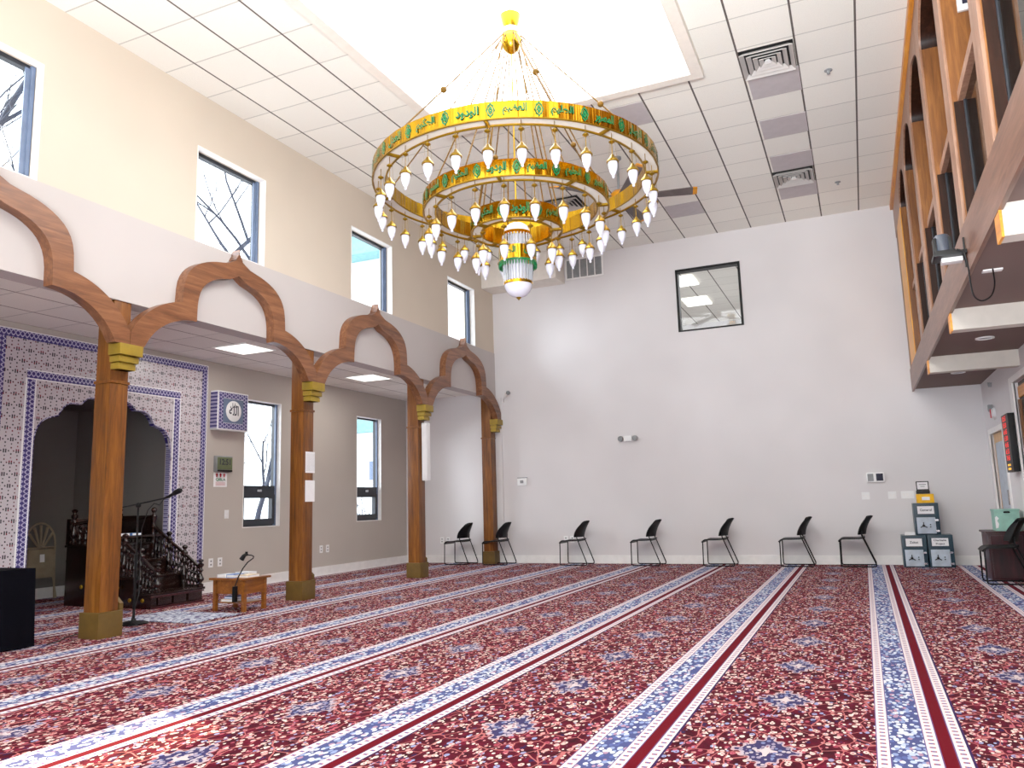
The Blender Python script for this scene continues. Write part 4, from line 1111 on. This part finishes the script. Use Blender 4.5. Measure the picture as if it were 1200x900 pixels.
for y in (yn, yf):
    for x, z0, z1 in posts:
        b = MB(); turned(b, x, y, z0 if x > -8.2 else z0, z1, .042); b.build('newel_post', M['carved'], mn)
    b = MB()
    for (xa, za, ta), (xb, zb, tb) in zip(posts, posts[1:]):
        b.tube([(xa, y, ta-.12), (xb, y, min(tb-.12, ta-.12+.2) if xb > -9 else tb-.2)], .022, 8)
    b.build('handrail', M['carved'], mn)
    for (xa, za, ta), (xb, zb, tb) in zip(posts[:4], posts[1:4]):
        # carved scroll panel between two newels
        c = MB(); m_ = (xa+xb)/2
        za_, zb_ = ta-.13, min(tb-.13, ta+.06)
        for t_ in (.2, .4, .6, .8):
            xx_ = xa+(xb-xa)*t_; zt_ = za_+(zb_-za_)*t_; lo = max(za, zb) if t_ > .5 else za
            turned(c, xx_, y, lo, zt_, .022)
        for t_ in (.3, .5, .7):
            xx_ = xa+(xb-xa)*t_; zt_ = za_+(zb_-za_)*t_
            c.tube([(xx_+.05*math.cos(q)*(1-q/14), y+.004, (zt_+za)/2+.06*math.sin(q)*(1-q/14)) for q in [k*.5 for k in range(20)]], .010, 6)
        c.build('baluster_panel', M['carved'], mn)
    c = MB()
    for k in range(5): turned(c, -9.06-.11*k, y, .78, 1.06, .024)
    c.build('baluster_panel', M['carved'], mn)
    b = MB()
    for k in range(6): b.lathe([(.02, 0), (.028, .01), (.01, .02), (.001, .022)], (-8.25-.22*k, y-.07, .1 if k < 2 else .25), 10, 'y')
    b.build('rosette', M['brassdark'], mn)
MB().box(-9.74, -9.68, yn-.02, yf+.02, .78, 1.12).build('seat_back', M['carved'], mn, bevel=.006)
MB().box(-9.66, -9.0, yf-.015, yf+.015, .82, 1.14).build('side_panel', M['carved'], mn, bevel=.004)
bk = MB().box(-9.0, -8.72, yn-.02, yf-.05, .86, .885).build('reading_shelf', M['carved'], mn, smooth=0, bevel=.004)
for i, (x0_, y0_, m_, lab) in enumerate([(-8.95, 7.35, 'palebook', 'pale book lying on the pulpit shelf behind the column'), (-8.93, 7.52, 'bluebook', 'blue book lying on the pulpit shelf')]):
    r = thing('book', lab, 'book', (x0_+.07, y0_+.07, .886), 'books on the pulpit')
    MB().box(x0_, x0_+.13, y0_, y0_+.15, .886, .915).build('cover', M[m_], r, smooth=0, bevel=.002)
    MB().box(x0_+.004, x0_+.133, y0_+.004, y0_+.146, .890, .911).build('pages', M['paper'], r, smooth=0)
# dark block and small things behind the column
r = thing('storage_chest', 'low dark chest standing in the niche behind the nearest column', 'chest', (-10.3, 8.1, 0))
MB().box(-10.6, -10.0, 7.97, 8.23, 0, .5).build('body', M['carved'], r, bevel=.005)
MB().box(-10.62, -9.98, 7.955, 8.24, .5, .53).build('lid', M['carved'], r, bevel=.005)

# folding chair leaning in the niche
r = thing('folding_chair', 'tan folding chair with fanned back leaning folded in the niche', 'chair', (-10.68, 7.7, 0))
xf = -10.79
def fp(u, v, d=0): return (xf-.08*(v/1.07)+d, 7.50+u*.44, v)
o_ = [fp(.03, 0), fp(.02, .5), fp(.0, .78)]
for k in range(11):
    a = PI-PI*k/10; o_.append(fp(.5+.5*math.cos(a), .80+.27*math.sin(a)))
o_ += [fp(1.0, .78), fp(.98, .5), fp(.97, 0)]
MB().tube(o_, .013, 8).build('frame', M['tancard'], r)
b = MB()
for k in range(1, 6):
    a = PI*k/6; b.tube([fp(.5+.10*math.cos(a), .72+.02*math.sin(a), .004), fp(.5+.46*math.cos(a), .80+.24*math.sin(a), .004)], [.012, .02], 6)
b.tube([fp(.02, .72), fp(.98, .72)], .014, 6)
b.build('back_splat', M['tancard'], r)
MB().add([fp(.06, .30, .02), fp(.94, .30, .02), fp(.94, .70, .02), fp(.06, .70, .02)], [(0, 1, 2, 3)]).build('seat', M['tancard'], r, smooth=0, solid=.025)
MB().add([fp(.42, .52, .036), fp(.58, .52, .036), fp(.58, .63, .036), fp(.42, .63, .036)], [(0, 1, 2, 3)]).build('paper_tag', M['paper'], r, smooth=0, solid=.002)
MB().tube([fp(.12, .3, .03), fp(.12, 0.01, .10)], .011, 6).tube([fp(.88, .3, .03), fp(.88, 0.01, .10)], .011, 6).build('rear_leg', M['tancard'], r)

# ------------------------------------------------------------------ mic stand, rug, side table, black table
ms = thing('microphone_stand', 'black microphone stand with long tilted boom on the pale rug', 'microphone stand', (-7.24, 6.25, 0))
MB().lathe([(.15, 0), (.15, .015), (.12, .025), (.03, .035), (.02, .06)], (-7.24, 6.25, .001), 24).build('base', M['blackmetal'], ms)
MB().tube([(-7.24, 6.25, .05), (-7.24, 6.25, .70)], .015, 10).tube([(-7.24, 6.25, .68), (-7.24, 6.25, 1.24)], .010, 10).build('pole', M['blackmetal'], ms)
MB().sphere((-7.24, 6.25, 1.255), .03).build('clutch', M['blackmetal'], ms)
MB().tube([(-7.24, 6.25, .66), (-7.24, 6.25, .73)], .02, 10).build('height_clamp', M['blackmetal'], ms)
MB().tube([(-7.85, 6.25, 1.19), (-6.78, 6.25, 1.33)], .009, 8).tube([(-7.95, 6.25, 1.178), (-7.85, 6.25, 1.19)], .02, 8).build('boom', M['blackmetal'], ms)
MB().tube([(-6.86, 6.25, 1.32), (-6.80, 6.25, 1.335), (-6.72, 6.25, 1.365), (-6.71, 6.25, 1.372), (-6.64, 6.25, 1.395), (-6.62, 6.25, 1.40)], [.012, .016, .02, .028, .03, .018], 10).build('microphone', M['black'], ms)
MB().tube([(-6.86, 6.25, 1.318), (-6.98, 6.30, 1.25), (-7.05, 6.29, 1.27), (-7.15, 6.30, 1.20), (-7.22, 6.29, 1.0), (-7.225, 6.29, .3), (-7.22, 6.20, .035), (-7.0, 6.1, .018)], .005, 6).build('cable', M['black'], ms)
rg = MB().grid(lambda u, v: (-7.72+u*1.12+.02*math.sin(v*9), 6.42+v*.72+.03*(u-.5), .005+.003*math.sin(u*23)*math.sin(v*17)), 24, 16).build('prayer_rug', M['rug'], solid=.006)
tag(rg, 'pale blue and white prayer rug on the carpet before the pulpit', 'rug')
tb = thing('side_table', 'small square wooden side table with books beside the rug', 'table', (-6.93, 7.5, 0))
tx0, tx1, ty0, ty1 = -7.17, -6.69, 7.30, 7.68
for x in (tx0, tx1-.045):
    for y in (ty0, ty1-.045): MB().box(x, x+.045, y, y+.045, 0, .36).build('leg', M['sidetable'], tb, bevel=.003)
MB().box(tx0+.045, tx1-.045, ty0+.008, ty1-.008, .20, .36).box(tx0+.008, tx1-.008, ty0+.045, ty1-.045, .20, .36).build('drawer_case', M['sidetable'], tb, smooth=0)
MB().box(tx0-.035, tx1+.035, ty0-.035, ty1+.035, .36, .385).build('tabletop', M['sidetable'], tb, bevel=.005)
MB().box(tx0+.02, tx1-.02, ty0+.02, ty1-.02, .09, .105).build('lower_shelf', M['sidetable'], tb, smooth=0)
BK = [(-7.13, 7.32, .386, .13, .19, .035, 'palebook', 'cream book at the near end of the side table'), (-6.97, 7.30, .386, .12, .17, .04, 'bluebook', 'blue book in the middle of the side table top'),
      (-6.83, 7.34, .386, .15, .2, .03, 'creambook', 'cream paper book beside the lamp on the side table'), (-7.02, 7.50, .386, .2, .15, .05, 'palebook', 'pale book at the back of the side table top'),
      (-7.08, 7.34, .106, .2, .2, .03, 'creambook', 'cream book on the lower shelf of the side table'), (-7.05, 7.36, .137, .17, .17, .025, 'bluebook', 'blue book on top of the cream one on the lower shelf')]
for x, y, z, w, d_, h_, m_, lab in BK:
    r = thing('book', lab, 'book', (x+w/2, y+d_/2, z), 'books on the side table')
    MB().box(x, x+w, y, y+d_, z, z+.005).box(x, x+w, y, y+d_, z+h_-.005, z+h_).box(x, x+.005, y, y+d_, z+.005, z+h_-.005).build('cover', M[m_], r, smooth=0)
    MB().box(x+.006, x+w-.003, y+.003, y+d_-.003, z+.005, z+h_-.005).build('pages', M['paper'], r, smooth=0)
r = thing('gooseneck_lamp', 'thin black gooseneck lamp clipped to the side table', 'lamp', (-6.72, 7.28, .1))
MB().box(-6.79, -6.755, 7.21, 7.263, .12, .30).build('clip', M['black'], r, bevel=.005)
MB().tube([(-6.772, 7.24, .12), (-6.77, 7.235, .3), (-6.74, 7.25, .40), (-6.69, 7.27, .50), (-6.63, 7.28, .57), (-6.56, 7.29, .615), (-6.55, 7.29, .635), (-6.58, 7.29, .648), (-6.64, 7.29, .652)], .007, 8).build('neck', M['black'], r)
MB().tube([(-6.64, 7.29, .655), (-6.67, 7.285, .655), (-6.69, 7.28, .64), (-6.715, 7.27, .60)], [.012, .02, .026, .03], 10).tube([(-6.66, 7.29, .65), (-6.66, 7.29, .69)], .016, 8).build('lamp_head', M['black'], r)
bt = thing('draped_table', 'table under a floor-length black cloth at the near left edge', 'table', (-7.4, 4.3, 0))
MB().box(-7.64, -6.99, 3.66, 4.90, .66, .69).build('tabletop', M['oak_dark'], bt, smooth=0)
def drape():
    pts = []; N = 60; x0_, x1_, y0_, y1_ = -7.66, -6.975, 3.63, 4.93
    per = []
    for (ax, ay), (bx_, by) in (((x0_, y0_), (x1_, y0_)), ((x1_, y0_), (x1_, y1_)), ((x1_, y1_), (x0_, y1_)), ((x0_, y1_), (x0_, y0_))):
        for k in range(N): per.append((ax+(bx_-ax)*k/N, ay+(by-ay)*k/N))
    return per
per = drape(); n_ = len(per); vs, fs = [], []
cxx, cyy = -7.3175, 4.28
for lvl in range(7):
    t_ = lvl/6
    for i, (x, y) in enumerate(per):
        w_ = .012*t_*math.sin(i*.52)+.006*t_*math.sin(i*.21+1)
        k_ = 1+.035*t_; dx, dy = x-cxx, y-cyy; ln = math.hypot(dx, dy)
        vs.append((cxx+dx*k_+dx/ln*w_, cyy+dy*k_+dy/ln*w_, .70-.69*t_))
for lvl in range(6):
    for i in range(n_): fs.append((lvl*n_+i, lvl*n_+(i+1) % n_, (lvl+1)*n_+(i+1) % n_, (lvl+1)*n_+i))
fs.append(tuple(range(n_)))
tc = MB().add(vs, fs).build('tablecloth', M['cloth'], smooth=50); tag(tc, 'black floor-length cloth draped over the near left table', 'tablecloth')
for x in (-7.6, -7.04):
    for y in (3.7, 4.85): MB().box(x, x+.03, y, y+.03, 0, .66).build('leg', M['blackmetal'], bt, smooth=0)
cb = MB().tube([(-6.93, 5.05, .006), (-7.02, 5.25, .006), (-7.15, 5.4, .006), (-7.25, 5.7, .006), (-7.3, 6.0, .006)], .006, 6)
tag(cb.build('floor_cable', M['black']), 'thin black cable lying on the carpet behind the nearest column', 'cable')

# ------------------------------------------------------------------ outside
structure(MB().box(-60, XL-.3, -20, 60, -.6, -.4).build('ground_outside', M['snow'], smooth=0))
def tree(name, x, y, hgt, seed, lab, spread=1.0, thick=1.0, d0=5):
    R_ = random.Random(seed); b = MB()
    def branch(p, d, L_, r, depth):
        pts, rs = [p], [r]; q = p; n_ = 5
        for k in range(n_):
            d = (d+Vector((R_.uniform(-.16, .16), R_.uniform(-.16, .16), R_.uniform(-.04, .12)))).normalized()
            q = q+d*(L_/n_); pts.append(q); rs.append(r*(1-.55*(k+1)/n_))
        b.tube(pts, rs, 6 if depth > 2 else 4)
        if depth == 0: return
        m_ = 3 if depth > 1 else 4
        for k in range(m_):
            t_ = .35+.65*(k+R_.random()*.8)/m_; i = min(n_-1, int(t_*n_)); s_ = pts[i].lerp(pts[i+1], t_*n_-i)
            ax = Vector((R_.uniform(-1, 1), R_.uniform(-1, 1), R_.uniform(-.1, .6))).normalized()
            nd = (d*.65+ax*.75*spread).normalized()
            branch(s_, nd, L_*R_.uniform(.55, .78), rs[i]*.62, depth-1)
    branch(Vector((x, y, -.4)), Vector((R_.uniform(-.05, .05), R_.uniform(-.05, .05), 1)), hgt*.45, .17*thick*hgt/10, d0)
    o = b.build(name, M['bark'], smooth=60); tag(o, lab, 'tree', 'bare trees outside the windows'); return o
tree('bare_tree', -15.5, 9.6, 16, 4, 'bare tree outside the nearest high window', .7)
tree('bare_tree', -14.5, 15.1, 16, 3, 'bare tree outside the second high window')
tree('bare_tree', -18.6, 20.5, 9, 5, 'bare tree with forked trunk outside the tall aisle window', .5, .75, 4)
tree('bare_tree', -23.6, 24.6, 9, 8, 'thinner bare tree farther out beyond the tall aisle window', .5, .8, 4)
tree('bare_tree', -12.5, 18.2, 3.2, 14, 'small bare sapling outside the farther aisle window', 1, .8, 3)
bl = thing('building', 'white neighbouring building with teal eaves outside the far windows', 'building', (-15, 24, 0))
MB().box(-16.4, -9.6, 23, 30, -.4, 10.0).build('wall', M['bld'], bl, smooth=0)
MB().box(-16.6, -9.2, 22.2, 30, 10.0, 10.75).build('eave', M['teal'], bl, smooth=0)
MB().box(-16.6, -9.2, 22.0, 30, 10.75, 12.6).build('roof', M['bld'], bl, smooth=0)
MB().box(-16.4, -12, 22.7, 23, 3.75, 4.3).build('canopy', M['teal'], bl, smooth=0)
for k in range(2): MB().box(-15.6+k*1.9, -14.3+k*1.9, 22.96, 23, 2.1, 2.75).build('window', M['frameblue'], bl, smooth=0)
car = thing('car', 'blue parked car low outside the tall aisle window', 'car', (-16.5, 18.6, -.4))
prof = [(-1.9, .25), (1.9, .25), (1.95, .6), (1.2, .72), (.7, 1.15), (-.8, 1.2), (-1.4, .75), (-1.95, .68)]
MB().prism([(-16.5+a, -.4+z) for a, z in prof], 'y', 17.8, 19.4).build('body', M['carblue'], car, smooth=0, bevel=.05)
for sx in (-1.2, 1.2):
    for yy_ in (17.75, 19.25): MB().lathe([(.001, 0), (.3, 0), (.32, .05), (.32, .15), (.3, .2), (.001, .2)], (-16.5+sx, yy_, -.08), 18, 'y').build('wheel', M['carmats'], car)

# ------------------------------------------------------------------ light
w = bpy.data.worlds.new('World'); SC.world = w; w.use_nodes = True
bg = w.node_tree.nodes['Background']; bg.inputs[0].default_value = (.90, .95, 1.0, 1); bg.inputs[1].default_value = 4.0
def area(name, loc, rot, sx, sy, power, col=(1, 1, 1)):
    l = bpy.data.lights.new(name, 'AREA'); l.shape = 'RECTANGLE'; l.size = sx; l.size_y = sy; l.energy = power; l.color = col
    o = bpy.data.objects.new(name, l); COL.objects.link(o); o.location = loc; o.rotation_euler = rot; return o
area('skylight_daylight', ((SKX[0]+SKX[1])/2, (SKY[0]+SKY[1])/2, H+.9), (0, 0, 0), 2.96, 2.96, 260, (1, .98, .96))
area('rear_fill', (.1, YR+1.6, 1.2), (math.radians(152), 0, 0), 3.2, 2.6, 2100, (.94, .98, 1)).data.spread = math.radians(125)  # unseen lamp added behind the viewer, aimed up to brighten the ceiling
for c_ in (8.34, 11.38): area('aisle_panel_light', (-7.74, c_, ZA-.03), (0, 0, 0), .5, .5, 22, (1, .96, .9))
def sun(name, d, strength, ang, col):
    l = bpy.data.lights.new(name, 'SUN'); l.energy = strength; l.angle = math.radians(ang); l.color = col
    o = bpy.data.objects.new(name, l); COL.objects.link(o); o.rotation_euler = Vector(d).to_track_quat('-Z', 'Y').to_euler()
sun('north_sky_glow', (.8, .42, -.26), 7.0, 40, (.86, .93, 1))
# low sun through the nearest high windows
def sunspot(target, src, size, power):
    l = bpy.data.lights.new('sun_beam', 'SPOT'); l.energy = power; l.spot_size = math.radians(size); l.spot_blend = .1; l.shadow_soft_size = .12; l.color = (1, .74, .46)
    o = bpy.data.objects.new('sun_beam', l); COL.objects.link(o); o.location = src
    o.rotation_euler = (Vector(target)-Vector(src)).to_track_quat('-Z', 'Y').to_euler()
sunspot((XU, 4.0, 4.8), (XU-13, 4.0+4.0, 4.8+19), 4.2, 190000)
area('room_beyond_light', (-2.5, 18, 5.9), (0, 0, 0), 4, 4, 120)

# ------------------------------------------------------------------ camera
yaw, pitch, roll = .414385, .15111, -.0284536
cy, sy = math.cos(yaw), math.sin(yaw)
f = Vector((-sy*math.cos(pitch), cy*math.cos(pitch), math.sin(pitch))); r_ = Vector((cy, sy, 0)); u_ = r_.cross(f)
c, s = math.cos(roll), math.sin(roll)
R2 = r_*c+u_*s; U2 = u_*c-r_*s
cam = bpy.data.cameras.new('camera'); co = bpy.data.objects.new('camera', cam); COL.objects.link(co)
m = Matrix((R2, U2, -f)).transposed().to_4x4(); m.translation = Vector((0, 0, CAMH)); co.matrix_world = m
cam.sensor_fit = 'HORIZONTAL'; cam.sensor_width = 36; cam.lens = 918.9/1200*36; cam.clip_start = .05
SC.camera = co
SC.view_settings.view_transform = 'Standard'; SC.view_settings.look = 'None'; SC.view_settings.exposure = -0.12; SC.view_settings.gamma = 1.15
